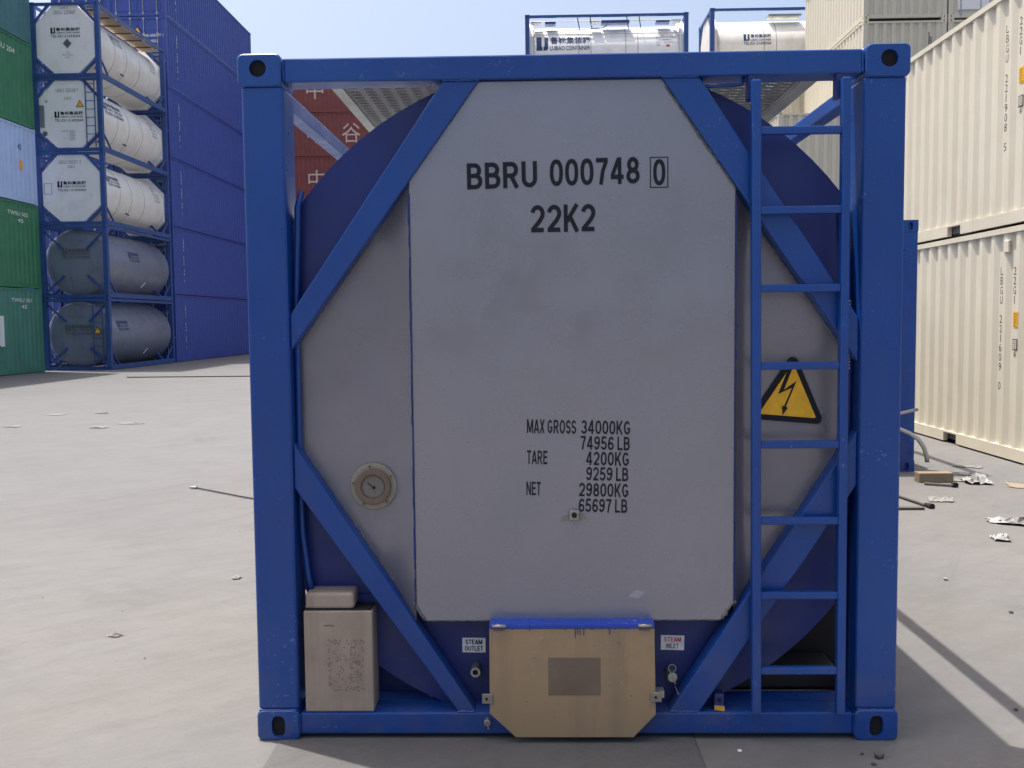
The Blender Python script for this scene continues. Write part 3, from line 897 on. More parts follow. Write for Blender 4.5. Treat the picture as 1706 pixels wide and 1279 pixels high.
# diagonal braces of the end frame (x, z)
BR = [[(-0.472, 2.486), (-0.338, 2.486), (-1.060, 1.497), (-1.060, 1.632)],
      [(0.332, 2.486), (0.468, 2.486), (1.060, 1.600), (1.060, 1.432)],
      [(-1.060, 1.150), (-0.380, 0.105), (-0.452, 0.105), (-1.060, 0.976)],
      [(1.060, 1.182), (0.362, 0.105), (0.478, 0.105), (1.060, 0.974)]]
BR[2] = [(-1.060, 1.150), (-0.381, 0.106), (-0.450, 0.106), (-1.060, 0.977)]
for k, poly in enumerate(BR):
    MB().prism(poly, 0.018, 0.10).build('brace', 'blue', main, 0.006)
    MB().prism(poly, L - 0.10, L - 0.018).build('brace', 'blue', main, 0.006)
wr = random.Random(21)
def weld(a, b, r=0.0045):
    n_ = max(6, int((Vector(b) - Vector(a)).length / 0.008))
    pts = [Vector(a).lerp(Vector(b), k / n_) + Vector((wr.uniform(-1, 1), 0, wr.uniform(-1, 1))) * 0.0012 for k in range(n_ + 1)]
    MB().tube(pts, [r * wr.uniform(0.65, 1.25) for _ in pts], 6).build('weld_bead', 'blue', main, smooth=True)
weld((-0.472, 0.016, 2.486), (-0.338, 0.016, 2.486))
weld((0.332, 0.016, 2.486), (0.468, 0.016, 2.486))
weld((-0.450, 0.016, 0.1065), (-0.381, 0.016, 0.1065))
weld((0.362, 0.016, 0.1065), (0.478, 0.016, 0.1065))
for sx in (-1, 1):
    weld((sx * 1.066, 0.003, 2.4735), (sx * 1.212, 0.003, 2.4735), 0.0035)
    weld((sx * 1.066, 0.003, 0.1185), (sx * 1.212, 0.003, 0.1185), 0.0035)
    weld((sx * 1.058, 0.008, 2.490), (sx * 1.058, 0.008, 2.572), 0.004)
    weld((sx * 1.057, 0.008, 0.022), (sx * 1.057, 0.008, 0.102), 0.004)
# thin weld flange standing on the outer edge of the two upper braces
for (a, b) in (((-0.475, 2.485), (-1.058, 1.634)), ((0.471, 2.485), (1.058, 1.602))):
    MB().beam((a[0], 0.075, a[1]), (b[0], 0.075, b[1]), 0.05, 0.008).build('brace_flange', 'blue', main)

# end disc (skirt plate) cut straight beside the posts
def clip_disc(r, cz, xlim, zlo):
    pts = []
    for k in range(96):
        a = 2 * math.pi * k / 96
        x, z = r * math.cos(a), cz + r * math.sin(a)
        pts.append((max(-xlim, min(xlim, x)), max(zlo, z)))
    outp = []
    for p in pts:
        if not outp or (abs(p[0] - outp[-1][0]) + abs(p[1] - outp[-1][1])) > 1e-4:
            outp.append(p)
    return outp
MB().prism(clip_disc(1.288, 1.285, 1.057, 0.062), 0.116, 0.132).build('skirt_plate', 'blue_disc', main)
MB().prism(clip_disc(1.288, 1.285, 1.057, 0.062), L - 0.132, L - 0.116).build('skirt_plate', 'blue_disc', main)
# dark side strips of the skirt between disc and posts
shell_prof = [(0.133, 1.12), (0.16, 1.20), (0.30, 1.205), (L - 0.30, 1.205), (L - 0.16, 1.20), (L - 0.133, 1.12)]
MB().revolve(shell_prof, 0, 1.285, 72).build('tank_shell', 'shell', main, smooth=True)
for y in (0.9, 2.4, 3.9, 5.2):
    MB().revolve([(y - 0.02, 1.200), (y - 0.02, 1.209), (y + 0.02, 1.209), (y + 0.02, 1.200)], 0, 1.285, 72).build('band', 'galv', main)

# grey cladding of the end: raised centre sheet, two slanting folds and two recessed wings
up_l = lambda x: 2.484 + (x + 0.343) * (2.484 - 1.548) / (-0.343 + 1.025)
dn_l = lambda x: 1.112 + (x + 1.036) * (0.113 - 1.112) / (-0.385 + 1.036)
up_r = lambda x: 2.478 + (x - 0.330) * (1.532 - 2.478) / (0.991 - 0.330)
dn_r = lambda x: 1.075 + (x - 0.992) * (0.113 - 1.075) / (0.369 - 0.992)
PAN = [(-0.606, 0.520), (-0.606, up_l(-0.606) + 0.02), (-0.350, 2.486), (0.335, 2.486), (0.608, up_r(0.608) + 0.02), (0.608, 0.520), (0.560, 0.455), (-0.570, 0.455)]
MB().prism(PAN, 0.034, 0.060).build('end_panel', 'steel_panel', main, 0.004)
def wing_part(x0, x1, x2, up, dn):
    mb = MB()
    cols = [(x0, 0.046)]
    for k in range(1, 9):
        f = k / 8
        cols.append((x0 + (x1 - x0) * f, 0.046 + 0.048 * math.sin(f * math.pi / 2)))
    for k in range(1, 5):
        cols.append((x1 + (x2 - x1) * k / 4, 0.0942))
    v = []
    for x, y in cols:
        v += [(x, y, dn(x) - 0.03), (x, y, up(x) + 0.03)]
    f = [(2 * i, 2 * i + 2, 2 * i + 3, 2 * i + 1) if x2 > x0 else (2 * i + 1, 2 * i + 3, 2 * i + 2, 2 * i) for i in range(len(cols) - 1)]
    mb.add(v, f).build('side_panel', 'side_steel', main, smooth=True, recalc=False)
wing_part(-0.606, -0.735, -1.062, up_l, dn_l)
wing_part(0.608, 0.670, 1.062, up_r, dn_r)
# hand painted blue line along the panel's vertical edges
rnd = random.Random(3)
for x, z0_, z1_ in ((-0.607, 0.50, 2.08), (0.609, 0.53, 2.06)):
    mb = MB()
    zs = [z0_ + (z1_ - z0_) * k / 40 for k in range(41)]
    for i in range(40):
        w0 = rnd.uniform(0.0012, 0.0034)
        xx = x + rnd.uniform(-0.0012, 0.0012)
        mb.box(xx - w0, xx + w0, 0.030, 0.050, zs[i], zs[i + 1] - 0.0004)
    mb.build('painted_seam', 'blue_disc', main)
# uneven sealant beads where the cladding meets the braces, and along the panel's lower edge
def bead(a, b, y, r, name='sealant_bead'):
    n_ = int((Vector(b) - Vector(a)).length / 0.012)
    pts, rad = [], []
    for k in range(n_ + 1):
        f = k / n_
        pts.append((a[0] + (b[0] - a[0]) * f + rnd.uniform(-1, 1) * r * 0.55, y, a[1] + (b[1] - a[1]) * f + rnd.uniform(-1, 1) * r * 0.55))
        rad.append(r * rnd.choice((0.45, 0.6, 0.8, 1.0, 1.25)))
    MB().tube(pts, rad, 6).build(name, 'sealant', main, smooth=True)
bead((-0.606, up_l(-0.606)), (-0.350, up_l(-0.350)), 0.0335, 0.0038)
bead((0.608, up_r(0.608)), (0.345, up_r(0.345)), 0.0335, 0.0038)
bead((-1.030, up_l(-1.030)), (-0.660, up_l(-0.660)), 0.092, 0.005)
bead((1.020, up_r(1.020)), (0.680, up_r(0.680)), 0.092, 0.005)
bead((-1.030, dn_l(-1.030)), (-0.660, dn_l(-0.660)), 0.092, 0.006)
bead((1.020, dn_r(1.020)), (0.680, dn_r(0.680)), 0.092, 0.006)
bead((-0.614, 0.528), (-0.572, 0.462), 0.034, 0.0055)
bead((0.614, 0.530), (0.562, 0.460), 0.034, 0.006)
bead((-0.565, 0.4555), (0.555, 0.4555), 0.036, 0.0022)
# pale scuff low on the panel
MB().add([(0.205, 0.0335, 0.548), (0.245, 0.0335, 0.540), (0.272, 0.0335, 0.566), (0.240, 0.0335, 0.574), (0.222, 0.0335, 0.562)], [(0, 1, 2, 3, 4)]).build('scuff_mark', 'white_scuff', main, recalc=False)

# lettering of the end panel (front at y = 0.034)
def PT(x, z):
    return (x * 1.0098 + 0.0014, 0.0325, z * 1.0098 - 0.0157)
def line(s, x0, x1, z0, h, tilt, wt=0.165):
    MB().block(s, PT(x0, z0), (math.cos(R(tilt)), 0, math.sin(R(tilt))), (-math.sin(R(tilt)) * 0.6, 0, math.cos(R(tilt))), (x1 - x0) * 1.0098, h, wt).build('lettering', 'black', main, recalc=False)
line('BBRU', -0.385, -0.127, 2.086, 0.096, 1.2)
line('000748', -0.080, 0.249, 2.094, 0.098, 1.0)
line('0', 0.298, 0.342, 2.092, 0.096, 0)
line('22K2', -0.152, 0.086, 1.926, 0.101, 0.5)
mb = MB()
# frame round the check digit
for (xa, xb, za, zb) in ((0.286, 0.353, 2.083, 2.0865), (0.286, 0.353, 2.1915, 2.195), (0.286, 0.2895, 2.0866, 2.1914), (0.3495, 0.353, 2.0866, 2.1914)):
    a, b = PT(xa, za), PT(xb, zb)
    mb.add([(a[0], a[1], a[2]), (b[0], a[1], a[2]), (b[0], a[1], b[2]), (a[0], a[1], b[2])], [(0, 1, 2, 3)])
mb.build('digit_frame', 'black', main, recalc=False)
for s, x0, x1, z in (('MAX GROSS', -0.174, 0.010, 1.183), ('34000KG', 0.029, 0.211, 1.178), ('74956 LB', 0.026, 0.210, 1.119), ('TARE', -0.175, -0.098, 1.066),
                     ('4200KG', 0.047, 0.206, 1.060), ('9259 LB', 0.047, 0.204, 1.002), ('NET', -0.178, -0.124, 0.948), ('29800KG', 0.020, 0.204, 0.942), ('65697 LB', 0.018, 0.200, 0.883)):
    line(s, x0, x1, z, 0.052, -1.7, 0.15)

# drain boss on the panel
boss = MB().box(-0.016, 0.020, 0.016, 0.034, 0.846, 0.886).build('drain_boss', 'steel', main, 0.004)
MB().disc(0.002, 0.867, 0, 0.010, 0.006, 0.016, 16).build('plug', 'hole', boss)
MB().add([(-0.05, 0.0332, 0.842), (0.055, 0.0332, 0.846), (0.04, 0.0332, 0.866), (0.03, 0.0332, 0.872), (-0.02, 0.0332, 0.866), (-0.045, 0.0332, 0.856)], [tuple(range(6))]).build('grease_smear', 'bronze', boss, recalc=False)

# temperature gauge in the left wing
g = MB().disc(-0.768, 0.970, 0, 0.090, 0.080, 0.096, 40).build('gauge', 'bronze', main, 0.004)
MB().disc(-0.768, 0.970, 0.046, 0.069, 0.062, 0.080, 40).build('gauge_ring', 'brown_ring', g, 0.004)
MB().disc(-0.768, 0.970, 0, 0.047, 0.070, 0.0795, 40).build('dial', 'dial', g)
MB().disc(-0.768, 0.970, 0.0415, 0.044, 0.067, 0.0698, 40).build('dial_line', 'brown_ring', g)
MB().beam((-0.788, 0.069, 0.985), (-0.763, 0.069, 0.966), 0.002, 0.003).disc(-0.765, 0.967, 0, 0.006, 0.066, 0.0695, 12).build('needle', 'hole', g)
for a in (30, 100, 170, 240, 310):
    MB().disc(-0.768 + 0.079 * math.cos(R(a)), 0.970 + 0.079 * math.sin(R(a)), 0, 0.005, 0.076, 0.081, 8).build('screw', 'brown_ring', g)

# electrical warning sign on the right wing
def SG(px, py, y=0.088):
    return (0.840 + (px - 1322) * 0.00229, 1.465 - (py - 590) * 0.00229)
ax, lx, rx = SG(1322, 592), SG(1254, 694), SG(1369, 704)
def round_tri(ps, r):
    c = (sum(p[0] for p in ps) / 3, sum(p[1] for p in ps) / 3)
    outp = []
    for i, p in enumerate(ps):
        a, b = ps[i - 1], ps[(i + 1) % 3]
        da = Vector((a[0] - p[0], a[1] - p[1])).normalized()
        db = Vector((b[0] - p[0], b[1] - p[1])).normalized()
        bis = (da + db).normalized()
        s_ = math.sin(da.angle(db) / 2)
        cc = Vector(p) + bis * (r / s_ * 0.62)
        st, en = cc + (Vector(p) - cc) * 0, None
        a1 = math.atan2(*reversed((da.yx if False else Vector((-(da.y), da.x)))))
        base = math.atan2(-bis.y, -bis.x)
        half = (math.pi - da.angle(db)) / 2
        for k in range(7):
            t_ = base - half + 2 * half * k / 6
            outp.append((cc.x + r * math.cos(t_), cc.y + r * math.sin(t_)))
    return outp
# order counter-clockwise: left, right, apex
tri = [lx, rx, ax]
sign = MB().prism(round_tri(tri, 0.020), 0.086, 0.093).build('warning_sign', 'black', main)
cx_, cz_ = sum(p[0] for p in tri) / 3, sum(p[1] for p in tri) / 3
inner = [(cx_ + (p[0] - cx_) * 0.80, cz_ + (p[1] - cz_) * 0.80) for p in tri]
MB().prism(round_tri(inner, 0.005), 0.0835, 0.0858).build('sign_face', 'yellow', sign)
def ZB(u, v):
    return SG(1100 + u / 3.762, 360 + v / 3.762)
bolt = [(800, 955), (826, 955), (774, 1088), (852, 1032), (788, 1192), (800, 1200), (766, 1248), (764, 1185), (776, 1190), (824, 1075), (738, 1113)]
MB().add([(ZB(*p)[0], 0.0828, ZB(*p)[1]) for p in bolt], [tuple(range(len(bolt)))]).build('lightning_bolt', 'black', sign, recalc=False)

# ladder
def lx_(x, z):
    return x + (2.46 - z) * 0.0068
lad = MB().beam((0.667, -0.012, 2.462), (0.683, -0.012, 0.108), 0.034, 0.034).beam((0.990, -0.012, 2.466), (0.998, -0.012, 0.108), 0.032, 0.034).build('ladder', 'blue', main, 0.005)
for z in (2.273, 1.990, 1.709, 1.428, 1.139, 0.856, 0.577, 0.292):
    zz = 1.6 + (z - 1.6) * 1.011
    MB().box(lx_(0.667, z) + 0.016, 0.990 + (2.46 - z) * 0.0034 - 0.015, -0.026, 0.000, zz - 0.014, zz + 0.014).build('rung', 'blue', lad, 0.004)
for x in (0.655, 0.975):
    MB().box(x - 0.010, x + 0.008, 0.006, 0.055, 2.400, 2.486).build('ladder_bracket', 'blue_disc', lad)
# grab handle hanging under the top rail
MB().tube([(0.480, 0.045, 2.487), (0.480, 0.045, 2.462), (0.486, 0.045, 2.456), (0.628, 0.045, 2.460), (0.634, 0.045, 2.466), (0.634, 0.045, 2.487)], 0.0065, 8).build('grab_handle', 'blue', main, smooth=True)

# tubes running down beside the posts
MB().tube([(-1.020, 0.09, 2.10), (-1.034, 0.075, 2.04), (-1.046, 0.07, 1.69), (-1.048, 0.07, 1.10), (-1.046, 0.07, 0.80), (-1.028, 0.075, 0.62), (-1.010, 0.09, 0.52)], 0.012, 10).build('drain_tube', 'blue', main, smooth=True)
MB().tube([(1.012, 0.11, 2.02), (1.024, 0.09, 1.90), (1.036, 0.08, 1.84), (1.046, 0.075, 1.44), (1.042, 0.08, 0.90), (1.034, 0.085, 0.45), (1.030, 0.09, 0.2)], 0.0105, 10).build('drain_tube', 'blue_disc', main, smooth=True)
mb = MB()
for k in range(22):
    z = 1.66 - k * 0.012
    mb.disc(0, 0, 0, 0.0125, 0, 0.006, 10)
    n_ = 20
    for i in range(len(mb.v) - n_, len(mb.v)):
        x, y, zz = mb.v[i]
        mb.v[i] = (1.0405 + x, 0.077 + zz, z + y)
mb.build('ribbed_sleeve', 'galv', main)['kind'] = 'stuff'

# document box on the sill, left
box = MB().box(-1.036, -0.771, 0.012, 0.14, 0.1065, 0.503).build('document_box', 'tan', main, 0.006)
MB().box(-1.030, -0.842, 0.020, 0.13, 0.507, 0.570).build('box_lid', 'tan', box, 0.012, seg=3)
MB().box(-1.032, -0.776, 0.016, 0.13, 0.5035, 0.5068).build('lid_gap', 'hole', box)
# worn rectangle where a notice has been peeled off: ragged glue flecks
mb = MB()
rr = random.Random(11)
for k in range(420):
    u, v = rr.random(), rr.random()
    edge = min(u, 1 - u, v, 1 - v)
    if rr.random() > (0.95 if (edge < 0.10 or (u > 0.62)) else 0.22):
        continue
    x, z = -0.945 + u * 0.138, 0.190 + v * 0.200
    s_ = rr.uniform(0.0012, 0.0045)
    q = rr.uniform(0, math.pi)
    yq = 0.0112 + 0.0006 * rr.random()
    mb.add([(x + s_ * math.cos(q + a) * rr.uniform(0.5, 1.5), yq, z + s_ * math.sin(q + a)) for a in (0, 1.4, 3.0, 4.6)], [(0, 1, 2, 3)])
for k in range(14):
    x, z = -0.957 + k * 0.0028, 0.443 + rr.uniform(-0.001, 0.002)
    mb.add([(x, 0.0112, z), (x + 0.004, 0.0112, z), (x + 0.004, 0.0112, z + 0.004), (x, 0.0112, z + 0.003)], [(0, 1, 2, 3)])
o = mb.build('glue_residue', 'glue', box, recalc=False)
o['kind'] = 'stuff'

# cover flap of the discharge valve
FL = [(-0.322, 0.446), (-0.324, 0.119), (-0.226, 0.026), (0.219, 0.026), (0.303, 0.114), (0.298, 0.446)]
flap = MB().prism(FL, -0.034, -0.026).build('valve_cover', 'tan_flap', main, 0.002)
MB().add([(-0.101, -0.0352, 0.190), (0.095, -0.0352, 0.191), (0.095, -0.0352, 0.334), (-0.101, -0.0352, 0.335)], [(0, 1, 2, 3)]).build('peeled_label', 'tan_dark', flap, recalc=False)
MB().box(-0.322, 0.298, -0.038, 0.110, 0.4475, 0.464).build('hinge_strip', 'blue_bright', flap, 0.002)
for x in (-0.285, 0.262):
    MB().tube([(x - 0.026, -0.045, 0.460), (x + 0.026, -0.045, 0.460)], 0.007, 8).build('hinge', 'steel', flap, smooth=True)
    MB().box(x - 0.022, x + 0.018, -0.0365, -0.0345, 0.438, 0.447).build('rust_stain', 'brown_ring', flap)
mb = MB()
for x, l in ((-0.17, 0.010), (-0.035, 0.006), (0.001, 0.036), (0.010, 0.022), (0.019, 0.026), (0.033, 0.028), (0.062, 0.006), (0.070, 0.006), (0.130, 0.024), (0.150, 0.006), (0.198, 0.005), (-0.235, 0.005)):
    mb.box(x - 0.0014, x + 0.0014, -0.0355, -0.0343, 0.4475 - l, 0.4474)
mb.build('paint_drips', 'blue_disc', flap)['kind'] = 'stuff'
for k in range(7):
    MB().disc(rr.uniform(-0.3, 0.28), rr.uniform(0.06, 0.42), 0, rr.uniform(0.0015, 0.004), -0.0349, -0.0341, 8).build('speck', 'brown_ring', flap)
for x, z in ((-0.332, 0.180), (0.304, 0.186)):
    la = MB().box(x - 0.020, x + 0.020, -0.044, -0.036, z - 0.020, z + 0.018).build('latch', 'bronze', flap, 0.003)
    MB().disc(x - 0.003, z, 0, 0.005, -0.047, -0.0442, 10).build('latch_pin', 'hole', la)
MB().box(0.302, 0.335, -0.030, 0.01, 0.178, 0.205).build('latch_arm', 'galv', flap)

# steam labels and fittings on the skirt plate
def plate(x0, x1, z0, z1, tilt, top, bot, m1, m2, name):
    cx, cz = (x0 + x1) / 2, (z0 + z1) / 2
    c_, s_ = math.cos(R(tilt)), math.sin(R(tilt))
    rot = lambda x, z: (cx + (x - cx) * c_ - (z - cz) * s_, cz + (x - cx) * s_ + (z - cz) * c_)
    o = MB().prism([rot(x0, z0), rot(x1, z0), rot(x1, z1), rot(x0, z1)], 0.112, 0.115).build('steam_label', 'white', main)
    o['label'] = name
    w_, h_ = x1 - x0, z1 - z0
    for s, m_, zf, xf in ((top, m1, 0.56, 0.14), (bot, m2, 0.12, 0.11 if len(bot) > 5 else 0.24)):
        p = rot(x0 + w_ * xf, z0 + h_ * zf)
        MB().block(s, (p[0], 0.1108, p[1]), (c_, 0, s_), (-s_, 0, c_), w_ * (1 - 2 * xf), h_ * 0.33, 0.17).build('lettering', m_, o, recalc=False)
plate(-0.436, -0.345, 0.304, 0.362, -0.5, 'STEAM', 'OUTLET', 'black', 'black', 'white label reading STEAM OUTLET in black')
plate(0.341, 0.432, 0.312, 0.370, -1.5, 'STEAM', 'INLET', 'red_print', 'brown_print', 'white label reading STEAM INLET with red top line')
nz = MB().disc(-0.382, 0.246, 0.011, 0.019, 0.050, 0.116, 18).build('steam_nozzle', 'steel', main)
MB().disc(-0.382, 0.246, 0, 0.0112, 0.060, 0.070, 14).build('nozzle_bore', 'hole', nz)
MB().tube([(-0.372, 0.09, 0.252), (-0.366, 0.09, 0.235), (-0.362, 0.095, 0.20), (-0.365, 0.10, 0.17)], 0.0016, 5).build('chain', 'steel', nz)
cp = MB().disc(0.377, 0.226, 0, 0.020, 0.045, 0.116, 18).build('steam_cap', 'steel', main, 0.004)
MB().tube([(0.377 + 0.015 * math.cos(a), 0.06, 0.258 + 0.015 * math.sin(a)) for a in [2 * math.pi * k / 12 for k in range(13)]], 0.002, 5, False).build('ring', 'galv', cp)
MB().beam((0.362, 0.050, 0.262), (0.388, 0.042, 0.204), 0.004, 0.004).build('pin', 'galv', cp)
MB().tube([(0.383, 0.05, 0.21), (0.390, 0.06, 0.185), (0.402, 0.03, 0.155), (0.395, 0.02, 0.120)], 0.0014, 5).build('chain', 'steel', cp)
pl = MB().disc(-0.335, 0.072, 0, 0.014, -0.014, 0.012, 14).build('sill_plug', 'steel', main, 0.003)
MB().beam((-0.335, -0.010, 0.090), (-0.331, -0.010, 0.048), 0.006, 0.006).build('pin', 'galv', pl)
lb = MB().box(0.535, 0.572, 0.03, 0.075, 0.1045, 0.168).build('lashing_eye', 'blue_disc', main, 0.004)
MB().disc(0.553, 0.145, 0, 0.008, 0.026, 0.031, 14).build('eye_hole', 'hole', lb)
MB().add([(0.534, 0.0200, 0.109), (0.573, 0.0200, 0.1055), (0.573, 0.0300, 0.121), (0.534, 0.0300, 0.124)], [(0, 1, 2, 3)]).build('yellow_tag', 'tag_yellow', lb, recalc=False)
# loose wire under the left brace
MB().tube([(-0.81, 0.16, 0.27), (-0.74, 0.17, 0.235), (-0.66, 0.16, 0.185), (-0.60, 0.15, 0.145), (-0.56, 0.14, 0.109)], 0.0022, 5).build('wire', 'steel', main)
MB().box(-0.84, -0.62, 0.105, 0.114, 0.505, 0.540).build('reinforcement', 'blue_disc', main)
MB().box(0.42, 1.14, 0.42, 0.46, 0.03, 0.66).build('shade_plate', 'dark_brown', main)  # added plate, its dark colour stands for shade under the tank
MB().box(0.66, 1.06, 0.24, 0.40, 0.105, 0.20).build('shade_box', 'dark_brown', main, 0.01)  # dark box added to deepen the shade in the right opening

MB().box(-1.05, -0.42, 0.235, 0.26, 0.03, 0.60).build('shade_plate', 'blue_disc', main)  # added plate that makes the left opening look shaded
# walkway: pressed grating planks on top of the tank
def grating(x0, x1, y0, y1, z, name):
    mb = MB()
    nx = max(1, round((x1 - x0) / 0.062))
    ny = max(1, round((y1 - y0) / 0.05))
    px, py = (x1 - x0) / nx, (y1 - y0) / ny
    for i in range(nx + 1):
        xa, xb = max(x0, x0 + i * px - 0.012), min(x1, x0 + i * px + 0.012)
        mb.add([(xa, y0, z), (xb, y0, z), (xb, y1, z), (xa, y1, z)], [(0, 1, 2, 3)])
    for i in range(nx):
        xa, xb = x0 + i * px + 0.012, x0 + (i + 1) * px - 0.012
        xm = (xa + xb) / 2
        for j in range(ny):
            y = y0 + j * py
            mb.add([(xa, y, z), (xm, y, z), (xb, y, z), (xb, y + py * 0.66, z), (xm, y + py * 0.50, z + 0.001), (xa, y + py * 0.66, z), (xa, y + py * 0.70, z - 0.003), (xm, y + py * 0.55, z - 0.004), (xb, y + py * 0.70, z - 0.003)], [(0, 1, 4, 5), (1, 2, 3, 4), (5, 4, 7, 6), (4, 3, 8, 7)])
    return mb.build(name, 'galv_dark', main)
o = grating(-0.90, -0.20, 0.28, 5.6, 2.545, 'walkway_grating'); o['kind'] = 'stuff'
o = grating(0.26, 0.92, 0.28, 5.6, 2.545, 'walkway_grating'); o['kind'] = 'stuff'
for xa, xb in ((-0.945, -0.90), (-0.20, -0.185), (0.245, 0.26), (0.92, 0.985)):
    MB().box(xa + 0.0005, xb - 0.0005, 0.28, 5.6, 2.535, 2.555).build('walkway_edge', 'galv', main)
mb = MB()
for y in (1.6, 3.0, 4.4):
    for x in (-0.6, 0.65):
        mb.box(x - 0.03, x + 0.03, y, y + 0.05, 2.30, 2.54)
mb.build('walkway_stand', 'galv', main)

# ================================================================== blue framed tank behind it on the right
G_YARD = 'blue framed tank containers on the ground'
t = tank('blue framed tank container half hidden behind the right post of the large tank', (2.571, 6.3, 0), None, shell='tank_grey', end='blue_disc', style='octagon')
for o in t.children:
    if o.name.startswith(('corner_post', 'corner_casting', 'top_rail', 'bottom_rail', 'end_rail', 'brace')):
        o.material_slots[0].material = MT['blue']
MB().tube([(0.60, 0.0, 0.50), (0.85, -0.12, 0.58), (1.17, -0.2, 0.67)], 0.017, 10).build('outlet_pipe', 'steel', t, smooth=True)
MB().tube([(0.75, 0.0, 0.60), (0.99, -0.14, 0.47), (1.10, -0.18, 0.42), (1.18, -0.20, 0.36), (1.235, -0.20, 0.28), (1.262, -0.20, 0.20), (1.272, -0.20, 0.13)], 0.022, 12).build('outlet_pipe', 'steel', t, smooth=True)

# ================================================================== cream boxes, right foreground
gN = 'cream containers stacked at the right edge'
for k, (code, lab) in enumerate((('LBGU 221609 0', 'lower cream container at the right edge marked LBGU 221609 0, standing on the concrete'),
                                 ('LBGU 221908 5', 'upper cream container at the right edge stacked on the box marked LBGU 221609 0'))):
    t = dry_container(lab, 'cream', (5.09 + HW, 6.46, 2.591 * k), gN, 6.058, 2.591, pockets=True, cast='casting_cream', front='wall', rail='cream_far' if False else None)
    # print on the -x side: reader looks along +x, so text runs towards -y
    mb = MB()
    X = -(HW - 0.010)
    if k == 0:
        mb.text_vertical('LBGU 221609 0', (X, 0.80, 2.06), (0, -1, 0), (0, 0, 1), 0.088, 0.107, 0.0)
        mb.build('lettering', 'black', t, recalc=False)['kind'] = 'stuff'
        mb = MB()
        mb.text_vertical('22G1', (X, 0.51, 2.05), (0, -1, 0), (0, 0, 1), 0.085, 0.105, 0.0)
    else:
        mb.text_vertical('LBGU 221908 5', (X, 0.80, 2.12), (0, -1, 0), (0, 0, 1), 0.088, 0.107, 0.0)
        mb.build('lettering', 'black', t, recalc=False)['kind'] = 'stuff'
        mb = MB()
        mb.text_vertical('22G1', (X, 0.51, 2.12), (0, -1, 0), (0, 0, 1), 0.085, 0.105, 0.0)
    mb.build('lettering', 'black', t, recalc=False)['kind'] = 'stuff'
    zz = 1.48 if k == 0 else 1.50
    st = MB().box(X - 0.003, X + 0.001, 0.40, 0.50, zz, zz + 0.17).build('yellow_plate', 'yellow', t)
    mb = MB()
    for j in range(5):
        mb.text('LB22', (X - 0.005, 0.485, zz + 0.135 - j * 0.031), (0, -1, 0), (0, 0, 1), 0.07, 0.018, 0.0)
    mb.build('lettering', 'black', st, recalc=False)['kind'] = 'stuff'
    st = MB().box(X - 0.003, X + 0.001, 0.40, 0.50, zz - 0.25, zz - 0.13).build('data_plate', 'black', t)
    MB().box(X - 0.005, X - 0.0035, 0.41, 0.49, zz - 0.24, zz - 0.14).build('plate_face', 'cream', st)
    mb = MB()
    for j in range(4):
        mb.text('1609', (X - 0.007, 0.48, zz - 0.162 - j * 0.023), (0, -1, 0), (0, 0, 1), 0.06, 0.015, 0.0)
    mb.text('81', (X - 0.002, 0.47, zz - 0.32), (0, -1, 0), (0, 0, 1), 0.05, 0.05, 0.0)
    mb.build('lettering', 'black', st, recalc=False)['kind'] = 'stuff'
    if k == 0:
        v_ = MB().box(X - 0.012, X + 0.02, 0.62, 0.72, 2.30, 2.44).build('vent', 'cream', t, 0.01)

# ================================================================== far cream boxes
gF = 'cream containers stacked behind on the right'
def code_end(t, s, x, z, y=0.022, size=0.16, mat='black'):
    MB().text_vertical(s, (x, y, z), (1, 0, 0), (0, 0, 1), size, size * 1.12, 0.0).build('lettering', mat, t, recalc=False)
ORD = ['at ground level', 'second from the ground', 'third from the ground', 'fourth from the ground', 'fifth from the ground']
for k in range(3):
    lab = ['cream container at ground level of the low three high stack behind the ladder',
           'cream container in the middle of the low three high stack behind the ladder',
           'topmost cream container of the low three high stack seen through the ladder'][k]
    t = dry_container(lab, 'cream_far', (7.24 + HW, 25.4, 2.591 * k), gF, cast='casting_cream')
    code_end(t, 'LBGU 021408', 0.72, 2.05)
for k in range(5):
    lab = ['cream container at ground level of the tall stack left of the vented door stack',
           'cream container second up in the tall stack left of the vented door stack',
           'cream container third up in the tall stack, seen above the low stack by the ladder',
           'cream container fourth up in the tall stack, its dark gap above the blue corner',
           'cream container at the top of the tall stack above the blue corner casting'][k]
    t = dry_container(lab, 'cream_far', (9.66 + HW, 25.2, 2.591 * k), gF, cast='casting_cream')
    code_end(t, 'LBGU 221', 0.70, 2.05)
for k in range(5):
    lab = ['cream container at ground level of the stack with the vented white door',
           'cream container second up in the stack with the vented white door',
           'cream container third up in the stack with the vented white door',
           'cream container fourth up, just under the one with the vented white door',
           'cream container with vented white door at the top right behind the near cream stack'][k]
    t = dry_container(lab, 'cream_far', (12.14 + HW, 25.2, 2.591 * k), gF, cast='casting_cream', front='wall' if k < 4 else 'doors')
    if k == 4:
        d = MB().box(-0.95, -0.05, 0.014, 0.027, 0.25, 2.2).build('vented_door', 'white', t, 0.006)
        for j in range(12):
            MB().box(-0.62, -0.36, 0.004, 0.013, 0.80 + j * 0.09, 0.86 + j * 0.09).build('slat', 'galv', d)

# stacks of cream boxes under the right-hand roof-high tank
gS = 'cream containers carrying the rear white tank'
for col, x in enumerate((5.95, 8.98, 11.46)):
    for k in range(4):
        nm = ['left', 'middle', 'right'][col]
        lab = 'cream container %s in the %s stack under the rear white tank' % (['at ground level', 'second up', 'third up', 'at the top'][k], nm)
        dry_container(lab, 'cream_far', (x + HW, 31.9, 2.591 * k), gS, cast='casting_cream')

